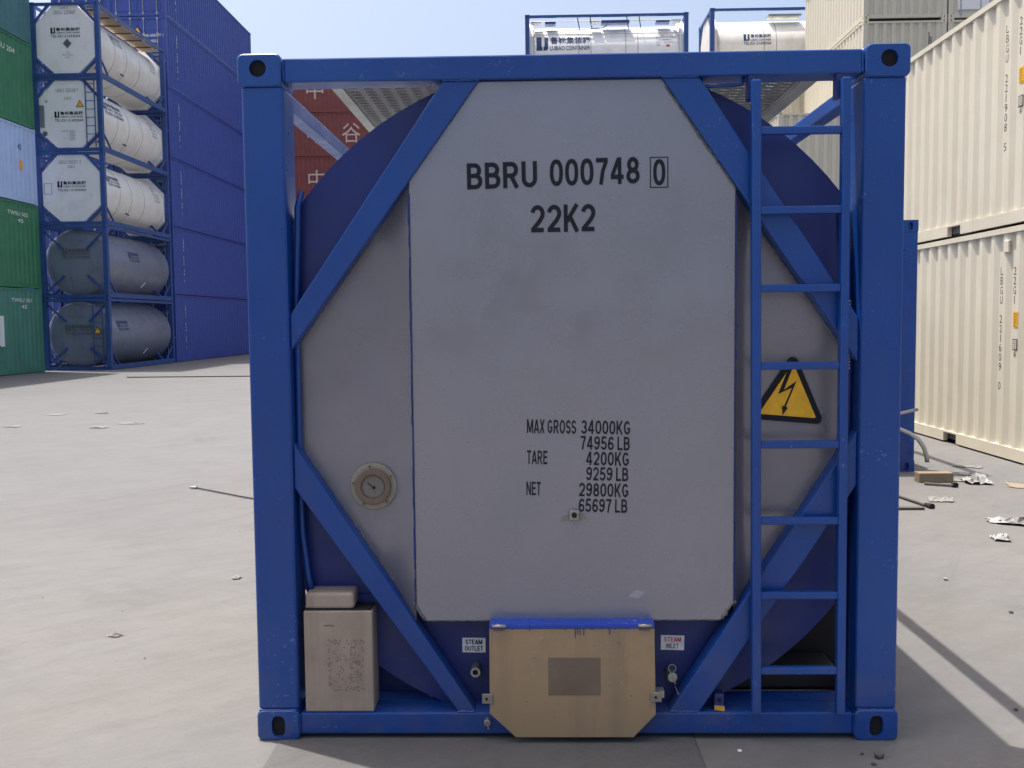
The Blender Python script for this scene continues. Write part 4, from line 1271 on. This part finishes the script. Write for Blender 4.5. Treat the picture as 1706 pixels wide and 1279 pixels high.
# ================================================================== white tanks standing side-on behind
gT = 'white tanks standing side on behind the large tank'
def side_tank(label, loc, logo, small, extras=True):
    t = tank(label, loc, gT, -math.pi / 2, shell='tank_white2', bands=(2.0, 2.45, 3.75, 4.2))
    y, z, wd, ht, tel = logo
    mb = MB()
    brand_side(mb, y, z, wd, ht, tel)
    mb.build('lettering', 'navy_print', t, recalc=False)['kind'] = 'stuff'
    if small:
        mb = MB()
        rr_ = TR + 0.008
        for j, (s, wdt) in enumerate((('LBGU 221712 1', 0.75), ('22K2', 0.30), ('MAX GROSS 34000KG', 0.78), ('TARE 4200KG', 0.55), ('NET 29800KG', 0.75), ('TEL', 0.14))):
            mb.text_round(s, 4.88, rr_, TZ, 0.62 - j * 0.10, wdt, 0.055, 0.005)
        mb.build('lettering', 'grey_print', t, recalc=False)['kind'] = 'stuff'
        MB().add([(rr_ * math.cos(a), yy, TZ + rr_ * math.sin(a)) for yy, a in ((5.25, 0.09), (5.38, 0.09), (5.38, 0.16), (5.25, 0.16))], [(0, 1, 2, 3)]).build('red_mark', 'red_print', t, recalc=False)
    if extras:
        # handrail, hose trough and slotted walkway pieces along the top
        MB().tube([(0.80, 0.2, 2.46), (0.82, 5.8, 2.43)], 0.018, 6).build('handrail', 'galv', t)
        MB().tube([(0.86, 0.35, 2.06), (0.88, 2.9, 2.16), (0.80, 3.1, 2.30)], 0.022, 6).build('hose', 'galv', t)
        MB().tube([(0.98, 0.3, 1.93), (0.98, 5.8, 1.93)], 0.016, 6).build('gutter_line', 'galv', t)
        for y in (1.95, 2.42, 3.78, 4.24):
            MB().beam((1.10, y, 2.50), (0.84, y + 0.1, 2.12), 0.03, 0.03).build('rail_strut', 'frame', t)
        for ya, yb in ((0.22, 0.60), (2.4, 2.78), (5.45, 5.8)):
            w_ = MB().box(0.72, 1.02, ya, yb, 2.36, 2.39).build('walkway_plank', 'galv', t)
            for j in range(7):
                yy = ya + (yb - ya) * (j + 0.5) / 7
                MB().box(0.98, 1.02, yy - 0.012, yy + 0.012, 2.24, 2.359).build('slat', 'white', w_)
        MB().box(0.6, 0.95, 0.75, 1.15, 2.33, 2.41).build('valve_box', 'frame', t)
        MB().box(0.6, 0.95, 2.85, 3.9, 2.33, 2.43).build('manhole_box', 'frame', t)
        MB().box(0.6, 0.95, 4.9, 5.4, 2.33, 2.40).build('valve_box', 'frame', t)
    return t
for k in range(5):
    lab = ['white tank container at ground level of the stack behind the large blue tank',
           'white tank container second up in the stack behind the large blue tank',
           'white tank container third up in the stack behind the large blue tank',
           'white tank container fourth up in the stack behind the large blue tank',
           'white tank container with large LUBIAO CONTAINER mark above the blue top rail'][k]
    side_tank(lab, (-0.36, 32.4 + HW, 2.591 * k), (0.42, 1.31, 2.0, 0.56, False), True, k == 4)
t = side_tank('cream white tank container with small mark, right of the LUBIAO CONTAINER tank on the skyline', (6.42, 32.0 + HW, 2.591 * 4), (1.25, 1.28, 1.0, 0.42, True), False, False)
for o in t.children:
    if o.name.startswith(('tank_shell', 'end_panel')):
        o.material_slots[0].material = MT['tank_white']
MB().box(0.5, 0.9, 2.2, 3.4, 2.36, 2.44).build('walkway_plank', 'galv', t)

# ================================================================== red boxes far behind
gR = 'red containers stacked far behind'
z = 0
for k in range(6):
    H = 2.896 if k < 4 else 2.591
    lab = ['red container at ground level of the far red stack', 'red container second up in the far red stack', 'red container third up in the far red stack',
           'red container fourth up in the far red stack, partly behind the blue skirt plate', 'red container with white 谷 mark, second from the top of the far red stack',
           'topmost red container of the far red stack with white 中 mark'][k]
    t = dry_container(lab, 'red', (-16.3, 53.6 + HW, z), gR, 12.192, H, -math.pi / 2)
    mb = MB()
    zc = H / 2 - 0.50
    # +x side turned to the camera: text runs along local +y
    mb.text('中', (HW - 0.008, 2.72, zc), (0, 1, 0), (0, 0, 1), 1.02, 1.15, 0.0)
    mb.text('谷', (HW - 0.008, 4.80, zc), (0, 1, 0), (0, 0, 1), 1.12, 1.15, 0.0)
    mb.build('lettering', 'pink_print', t, recalc=False)['kind'] = 'stuff'
    z += H

# ================================================================== navy boxes on the left
gB = 'navy containers stacked on the left'
for k in range(6):
    lab = ['navy container at ground level of the tall navy stack left of the large tank', 'navy container second up in the tall navy stack',
           'navy container third up in the tall navy stack', 'navy container fourth up in the tall navy stack',
           'navy container fifth up in the tall navy stack with yellow triangle on its doors', 'topmost navy container of the tall navy stack against the sky'][k]
    t = dry_container(lab, 'navy', (-15.39 - HW, 36.5, 2.896 * k), gB, 12.192, 2.896, front='doors')
    MB().text_vertical('LBHU 650 48 1', (HW - 0.008, 1.16, 2.35), (0, 1, 0), (0, 0, 1), 0.12, 0.15, 0.012).build('lettering', 'white_print', t, recalc=False)
    mb = MB()
    mb.text('LBHU 650177 1', (0.15, -0.006, 2.05), (1, 0, 0), (0, 0, 1), 0.95, 0.11, 0.01)
    mb.text('45G1', (0.55, -0.006, 1.82), (1, 0, 0), (0, 0, 1), 0.3, 0.11, 0.01)
    for j in range(4):
        mb.text(('32500', '71650', '3820', '8420')[j], (0.55, 0.024, 1.45 - j * 0.17), (1, 0, 0), (0, 0, 1), 0.34, 0.09, 0.0)
    mb.build('lettering', 'white_print', t, recalc=False)['kind'] = 'stuff'
    if k >= 4:
        warning_triangle(t, 0.02, 2.2, 0.30, -0.004)
# the neighbouring column further left
for k in range(6):
    lab = 'navy container %s in the column hidden behind the left tanks' % ['at ground level', 'second up', 'third up', 'fourth up', 'fifth up', 'at the very top'][k]
    dry_container(lab, 'navy', (-17.87 - HW, 36.7, 2.896 * k), 'navy containers behind the left tanks', 12.192, 2.896, front='doors')

for k in range(5):
    lab = 'navy container %s in the column glimpsed beside the green stack' % ['at ground level', 'second up', 'third up', 'fourth up', 'at the top'][k]
    dry_container(lab, 'navy', (-20.35 - HW, 36.6, 2.896 * k), 'navy containers behind the left tanks', 12.192, 2.896, front='doors')

# ================================================================== the left stack of tanks
gL = 'tank containers stacked on the left'
labs = ['grey tank container with yellow triangle at the bottom of the left tank stack', 'grey tank container second from the bottom of the left tank stack',
        'white tank container midway up the left tank stack with a square outline on its end', 'white tank container with ladder and yellow triangle, second from the top left',
        'topmost white tank container on the left with grey diamond mark and tan walkway']
for k in range(5):
    grey = k < 2
    t = tank(labs[k], (-15.32 - HW, 30.07, 2.591 * k), gL, style='dish' if grey else 'octagon', shell='tank_grey' if grey else 'tank_white', bands=() if grey else (1.55, 2.55, 3.75), top_rail=(k in (0, 1, 4)))
    mb = MB()
    dark = MB()
    ye = 0.0465
    if k == 4:
        brand_end(mb, -0.52, 1.38, 1.05, 0.34, ye)
        dark.text('LBGU 220065', (-0.40, ye, 2.18), (1, 0, 0), (0, 0, 1), 0.78, 0.13, 0.0)
        dark.text('22K2', (-0.16, ye, 2.36), (1, 0, 0), (0, 0, 1), 0.30, 0.08, 0.0)
        for j, (s, wd) in enumerate((('TARE', 0.10), ('MAX GROSS', 0.36), ('NET', 0.16))):
            dark.text(s, (-wd / 2 + 0.06, ye, 0.84 - j * 0.09), (1, 0, 0), (0, 0, 1), wd, 0.05, 0.0)
        dm = MB().prism([(0.06, 1.00), (0.22, 1.17), (0.06, 1.34), (-0.10, 1.17)], 0.043, 0.046).build('diamond_mark', 'grey_print', t)
        MB().prism([(0.06, 1.04), (0.185, 1.17), (0.06, 1.30), (-0.065, 1.17)], 0.040, 0.0425).build('mark_face', 'band', dm)
        w_ = MB().box(0.42, 1.12, 0.2, 5.6, 2.40, 2.43).build('walkway', 'plank', t)
        for j in range(6):
            MB().box(0.42, 1.12, 0.25 + j * 0.92, 0.30 + j * 0.92, 2.36, 2.399).build('walkway_support', 'band', w_)
    elif k == 3:
        brand_end(mb, -0.50, 1.05, 1.02, 0.36, ye)
        dark.text('LBGU 220258 7', (-0.42, ye, 2.08), (1, 0, 0), (0, 0, 1), 0.80, 0.12, 0.0)
        dark.text('22K2', (-0.14, ye, 1.82), (1, 0, 0), (0, 0, 1), 0.26, 0.09, 0.0)
        for j in range(5):
            dark.text('34000KG', (0.0, ye, 0.70 - j * 0.075), (1, 0, 0), (0, 0, 1), 0.22, 0.05, 0.0)
        dark.text('MAX GROSS', (-0.28, ye, 0.70), (1, 0, 0), (0, 0, 1), 0.24, 0.045, 0.0)
        warning_triangle(t, 0.42, 1.56, 0.26, 0.049)
        ladder_part(t, 0.66, 0.98, 0.13, 2.45, 8)
        gg = MB().disc(-0.86, 0.64, 0, 0.085, 0.035, 0.05, 20).build('gauge', 'band', t)
        MB().disc(-0.86, 0.64, 0, 0.05, 0.030, 0.0345, 16).build('dial', 'dial', gg)
        MB().disc(-0.78, 1.76, 0.03, 0.05, 0.042, 0.048, 16).build('ring_mark', 'grey_print', t)
        MB().box(-1.03, -0.86, 0.02, 0.048, 0.85, 1.62).build('document_panel', 'tank_grey', t)
    elif k == 2:
        brand_end(mb, -0.50, 1.20, 1.02, 0.36, ye)
        dark.text('LBGU 220271 2', (-0.42, ye, 2.17), (1, 0, 0), (0, 0, 1), 0.80, 0.12, 0.0)
        dark.text('22K2', (-0.10, ye, 2.02), (1, 0, 0), (0, 0, 1), 0.26, 0.09, 0.0)
        f_ = MB()
        for a in ((-0.98, -0.70, 1.10, 1.115), (-0.98, -0.70, 1.475, 1.49), (-0.98, -0.965, 1.1155, 1.4745), (-0.715, -0.70, 1.1155, 1.4745)):
            f_.box(a[0], a[1], 0.044, 0.049, a[2], a[3])
        f_.build('hatch_outline', 'grey_print', t)
    elif k == 1:
        yd = 0.105
        brand_end(mb, -0.45, 1.42, 0.98, 0.36, yd)
        dark.text('LBGU 220142 3', (-0.36, yd, 2.0), (1, 0, 0), (0, 0, 1), 0.75, 0.09, 0.0)
    else:
        yd = 0.105
        brand_end(mb, -0.45, 1.28, 0.98, 0.36, yd)
        dark.text('LBGU 220181 2', (-0.36, yd, 1.90), (1, 0, 0), (0, 0, 1), 0.75, 0.09, 0.0)
        warning_triangle(t, 0.78, 1.33, 0.24, -0.03)
        ladder_part(t, 0.62, 0.96, 0.13, 2.40, 8)
    mb.build('lettering', 'band' if grey else 'black', t, recalc=False)['kind'] = 'stuff'
    dark.build('lettering', 'grey_print', t, recalc=False)['kind'] = 'stuff'
    sd = MB()
    if k == 4:
        brand_side(sd, 1.35, 1.55, 0.9, 0.36)
    elif k == 3:
        brand_side(sd, 0.55, 1.45, 1.55, 0.52)
    elif k == 2:
        brand_side(sd, 0.60, 1.50, 1.05, 0.40)
    else:
        brand_side(sd, 1.95 if k == 1 else 0.75, 1.42, 0.95, 0.38, True, 1.19)
    sd.build('lettering', 'grey_print' if k == 4 else 'navy_print', t, recalc=False)['kind'] = 'stuff'
    sm = MB()
    for j, (s, wd) in enumerate((('LBGU 2202', 0.55), ('22K2', 0.3), ('MAX 34000KG', 0.6), ('TARE 4200', 0.5), ('NET 29800', 0.5))):
        sm.text_round(s, 4.75, (1.19 if grey else TR) + 0.008, TZ, 0.62 - j * 0.13, wd, 0.08, 0.0)
    sm.build('lettering', 'grey_print', t, recalc=False)['kind'] = 'stuff'
    if not grey:
        v_ = MB().tube([(TR * 0.86, 2.3, TZ - 0.62), (TR * 0.86 + 0.12, 2.3, TZ - 0.70)], 0.03, 8).build('drain_valve', 'band', t)
    else:
        MB().beam((0.96, 3.4, TZ - 0.80), (1.06, 3.6, TZ - 0.60), 0.025, 0.025).build('drain_valve', 'white', t)

# ================================================================== green boxes at the far left
gG = 'containers stacked at the left edge'
z = 0
spec = [('green2', 2.896, 'faded green container at the bottom of the left edge stack with white N'), ('green', 2.896, 'bright green container above the faded one with the white N'),
        ('paleblue', 2.591, 'pale blue container between green ones in the left edge stack'), ('green', 2.896, 'dark green container just above the pale blue one at the left edge'),
        ('teal', 2.896, 'teal container at the top of the left edge stack')]
for k, (mt, H, lab) in enumerate(spec):
    t = dry_container(lab, mt, (-17.39 - HW, 29.4 - 12.192, z), gG, 12.192, H, rail='paleblue' if mt == 'paleblue' else None)
    X = HW - 0.008
    mb = MB()
    if k == 0:
        mb.text('TWSU 201', (X, 10.25, 2.42), (0, 1, 0), (0, 0, 1), 1.25, 0.13, 0.01)
        mb.text('45', (X, 10.85, 2.20), (0, 1, 0), (0, 0, 1), 0.35, 0.13, 0.01)
        mb.text('N', (X, 8.55, 0.95), (0, 1, 0), (0, 0, 1), 1.2, 1.0, 0.03)
    elif k == 1:
        mb.text('TWSU 502', (X, 10.25, 2.42), (0, 1, 0), (0, 0, 1), 1.25, 0.13, 0.01)
        mb.text('45', (X, 10.85, 2.20), (0, 1, 0), (0, 0, 1), 0.35, 0.13, 0.01)
        mb.text('N', (X, 8.35, 1.10), (0, 1, 0), (0, 0, 1), 1.2, 1.0, 0.03)
    elif k == 3:
        mb.text('TWSU 204', (X, 9.6, 2.30), (0, 1, 0), (0, 0, 1), 1.5, 0.17, 0.01)
    if mb.v:
        mb.build('lettering', 'white_print', t, recalc=False)['kind'] = 'stuff'
    if k == 2:
        MB().box(X - 0.004, X + 0.003, 11.1, 11.3, 1.10, 1.40).build('yellow_plate', 'yellow', t)
        MB().text('42', (X + 0.001, 11.05, 1.75), (0, 1, 0), (0, 0, 1), 0.22, 0.2, 0.01).build('lettering', 'navy_print', t, recalc=False)
    z += H

# ================================================================== small things on the ground
def crumple(name, label, cat, pts, mat, seed, h, group=None, n=9):
    """creased sheet: outline polygon (x,y) subdivided and folded"""
    rr = random.Random(seed)
    x0, x1 = min(p[0] for p in pts), max(p[0] for p in pts)
    y0, y1 = min(p[1] for p in pts), max(p[1] for p in pts)
    bm = bmesh.new()
    vs = [[None] * n for _ in range(n)]
    for i in range(n):
        for j in range(n):
            u, v = i / (n - 1), j / (n - 1)
            e = min(u, 1 - u, v, 1 - v)
            ju, jv = rr.uniform(-0.4, 0.4) / n, rr.uniform(-0.4, 0.4) / n
            a = pts[0][0] * (1 - u) * (1 - v) + pts[1][0] * u * (1 - v) + pts[2][0] * u * v + pts[3][0] * (1 - u) * v
            b = pts[0][1] * (1 - u) * (1 - v) + pts[1][1] * u * (1 - v) + pts[2][1] * u * v + pts[3][1] * (1 - u) * v
            z_ = 0.006 + h * rr.random() * (0.35 + 2.2 * e)
            vs[i][j] = bm.verts.new((a + ju * (x1 - x0), b + jv * (y1 - y0), z_))
    for i in range(n - 1):
        for j in range(n - 1):
            bm.faces.new((vs[i][j], vs[i + 1][j], vs[i + 1][j + 1], vs[i][j + 1]))
    me = bpy.data.meshes.new(name)
    bm.to_mesh(me)
    bm.free()
    return tag(link(name, me, mat), label, cat, group)

tag(MB().box(3.57, 3.90, 5.62, 5.74, 0.001, 0.095).build('wood_block', 'wood', None, 0.005), 'tan timber block lying on the concrete beside the blue tank on the right', 'wood block')
t = thing('rod_or_shadow_bar', 'dark thin rod with a knob lying just in front of the tan timber block', 'rod', (0, 0, 0))
MB().tube([(3.57, 5.50, 0.016), (3.80, 5.36, 0.018)], 0.013, 8).build('shaft', 'dark_wood', t)
MB().disc(3.80, 0.024, 0, 0.026, 5.345, 5.40, 12).build('knob', 'hole', t)
t = thing('rod_or_shadow_bar', 'rod shadow shaped as a dark bent bar beside the right post', 'rod', (0, 0, 0))  # thin cast shadow with a blob at its tip, modelled as a dark bar
MB().tube([(3.02, 5.25, 0.02), (3.08, 4.90, 0.018), (3.15, 4.45, 0.016)], 0.012, 8).build('shaft', 'dark_wood', t)
MB().tube([(3.155, 4.46, 0.02), (3.17, 4.36, 0.02)], [0.016, 0.026], 10).build('knob', 'hole', t)
t = MB().tube([(3.10, 4.90, 0.008), (3.13, 4.62, 0.008)], 0.007, 6).build('shadow_strand', 'dark_wood'); tag(t, 'short thin strand of shadow shaped beside the rod shadow on the right', 'wire')  # second line of the same cast shadow, modelled as a thin tube
tag(MB().box(2.74, 3.09, 4.315, 4.37, 0.001, 0.022).build('wood_plank', 'dark_wood', None, 0.003), 'narrow dark plank poking out from behind the right post', 'plank')
crumple('paper_scrap', 'pale paper sheet with torn end on the concrete below the timber block', 'paper', [(3.27, 4.66), (3.46, 4.62), (3.55, 4.84), (3.34, 4.88)], 'paper', 4, 0.02)
crumple('plastic_film', 'crumpled white film heap right of the tan timber block', 'plastic film', [(3.98, 5.50), (4.22, 5.45), (4.24, 5.70), (4.02, 5.74)], 'plastic', 5, 0.09)
crumple('paper_scrap', 'flat dusty paper strip between the timber block and the film heap', 'paper', [(3.88, 5.72), (4.06, 5.62), (4.09, 5.70), (3.92, 5.84)], 'paper', 6, 0.012)
crumple('plastic_film', 'long white film strip with dark marks at the right edge', 'plastic film', [(3.36, 3.80), (3.76, 3.52), (3.80, 3.64), (3.42, 3.94)], 'plastic', 8, 0.05, n=12)
crumple('plastic_film', 'small white crumpled film piece below the long film strip', 'plastic film', [(3.12, 3.20), (3.22, 3.16), (3.26, 3.27), (3.15, 3.32)], 'plastic', 9, 0.06, n=7)
crumple('cardboard_sheet', 'flat tan cardboard sheet near the cream container at the right edge', 'cardboard', [(4.30, 5.35), (4.70, 5.10), (4.78, 5.32), (4.36, 5.60)], 'card', 10, 0.012)
crumple('paper_scrap', 'pale paper lying in the sun in front of the blue tank corner', 'paper', [(4.32, 6.60), (4.55, 6.45), (4.62, 6.55), (4.38, 6.72)], 'paper', 12, 0.015)
crumple('paper_scrap', 'grey paper lying across the shadow tip of the blue tank', 'paper', [(4.15, 6.05), (4.34, 5.95), (4.40, 6.10), (4.2, 6.22)], 'paper', 13, 0.012)
gP = 'pale paper scraps on the yard at left'
crumple('paper_scrap', 'pale scrap nearest the left edge of the yard', 'paper', [(-8.66, 11.28), (-8.38, 11.22), (-8.36, 11.38), (-8.62, 11.44)], 'paper', 21, 0.02, gP, 6)
crumple('paper_scrap', 'white torn scrap on the open yard, the most crumpled one', 'paper', [(-7.12, 11.0), (-6.86, 10.98), (-6.84, 11.14), (-7.08, 11.16)], 'paper', 22, 0.035, gP, 7)
crumple('paper_scrap', 'flat grey scrap right of the white torn one', 'paper', [(-6.95, 11.6), (-6.5, 11.55), (-6.5, 11.68), (-6.9, 11.72)], 'paper', 23, 0.015, gP, 6)
crumple('paper_scrap', 'flat scrap behind the white torn one, further back on the yard', 'paper', [(-8.95, 13.2), (-8.65, 13.18), (-8.62, 13.4), (-8.9, 13.45)], 'paper', 24, 0.01, gP, 6)
crumple('paper_scrap', 'small dark edged scrap at the back right of the scraps', 'paper', [(-8.2, 13.5), (-7.95, 13.45), (-7.92, 13.55), (-8.15, 13.62)], 'paper', 25, 0.03, gP, 6)
crumple('paper_scrap', 'small white scrap by itself on the near yard at left', 'paper', [(-2.36, 1.20), (-2.29, 1.19), (-2.28, 1.225), (-2.35, 1.235)], 'paper', 26, 0.015, gP, 5)
crumple('paper_scrap', 'crumpled pale scrap close to the left post of the large tank', 'paper', [(-2.06, 2.28), (-2.01, 2.27), (-2.00, 2.33), (-2.05, 2.345)], 'paper', 27, 0.012, gP, 6)
t = thing('cable', 'black cable with pale plug lying left of the large tank', 'cable', (0, 0, 0))
MB().tube([(-3.46, 5.55, 0.012), (-3.30, 5.42, 0.012), (-3.05, 5.22, 0.011), (-2.80, 5.02, 0.011), (-2.45, 4.78, 0.011), (-2.1, 4.6, 0.011)], 0.006, 6).build('cord', 'black', t, smooth=True)
MB().tube([(-3.52, 5.56, 0.014), (-3.44, 5.53, 0.016)], [0.010, 0.014], 8).build('plug', 'galv', t)
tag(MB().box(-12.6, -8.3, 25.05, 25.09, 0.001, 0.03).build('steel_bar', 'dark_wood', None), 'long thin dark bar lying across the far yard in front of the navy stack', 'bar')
# pebbles
rr = random.Random(5)
def stone(name, label, x, y, s, mat, group):
    bm = bmesh.new()
    bmesh.ops.create_icosphere(bm, subdivisions=1, radius=s)
    for v in bm.verts:
        v.co *= rr.uniform(0.7, 1.25)
        v.co.z = v.co.z * 0.5 + s * 0.4
    me = bpy.data.meshes.new(name)
    bm.to_mesh(me)
    bm.free()
    o = link(name, me, mat)
    o.location = (x, y, 0.003)
    return tag(o, label, 'stone', group)
gK = 'loose stones on the concrete'
stone('stone', 'pale pebble in the shade below the right brace', 0.604, -0.10, 0.008, 'white', gK)
stone('stone', 'dark clod in the shade at the foot of the right post', 1.10, -0.145, 0.020, 'dark_wood', gK)
stone('stone', 'smaller dark clod left of the clod by the right post', 1.045, -0.120, 0.008, 'dark_wood', gK)
stone('stone', 'tiny dark clod in front of the clod by the right post', 1.06, -0.20, 0.010, 'dark_wood', gK)
stone('stone', 'dark pebble on the sunlit strip nearest the shade at right', 1.70, -0.03, 0.009, 'dark_wood', gK)
stone('stone', 'dark pebble beside the thin rail shadow at right', 1.80, 0.27, 0.010, 'dark_wood', gK)
stone('stone', 'pale pebble alone on the sunlit yard at right', 2.35, 2.2, 0.016, 'plastic', gK)
stone('stone', 'grey pebble at the right edge of the sunlit yard', 2.42, 1.55, 0.014, 'dark_wood', gK)
# scattered grit: nobody could count it
mb = MB()
cl = [(rr.uniform(-6, 4.6), rr.uniform(-0.6, 12)) for _ in range(26)]
for k in range(420):
    q = rr.choice(cl)
    x, y = rr.gauss(q[0], 0.7), rr.gauss(q[1], 0.9)
    if -1.4 < x < 1.4 and y > -0.02:
        continue
    s_ = rr.uniform(0.0015, 0.006)
    a = rr.uniform(0, 6.28)
    p = [(x + s_ * math.cos(a + q), y + s_ * math.sin(a + q), 0.005) for q in (0, 1.6, 3.1, 4.7)]
    mb.add(p + [(x, y, 0.005 + s_ * 0.8)], [(0, 1, 4), (1, 2, 4), (2, 3, 4), (3, 0, 4)])
o = mb.build('grit', 'joint')
o['kind'] = 'stuff'
o['label'] = 'fine grit scattered over the concrete'
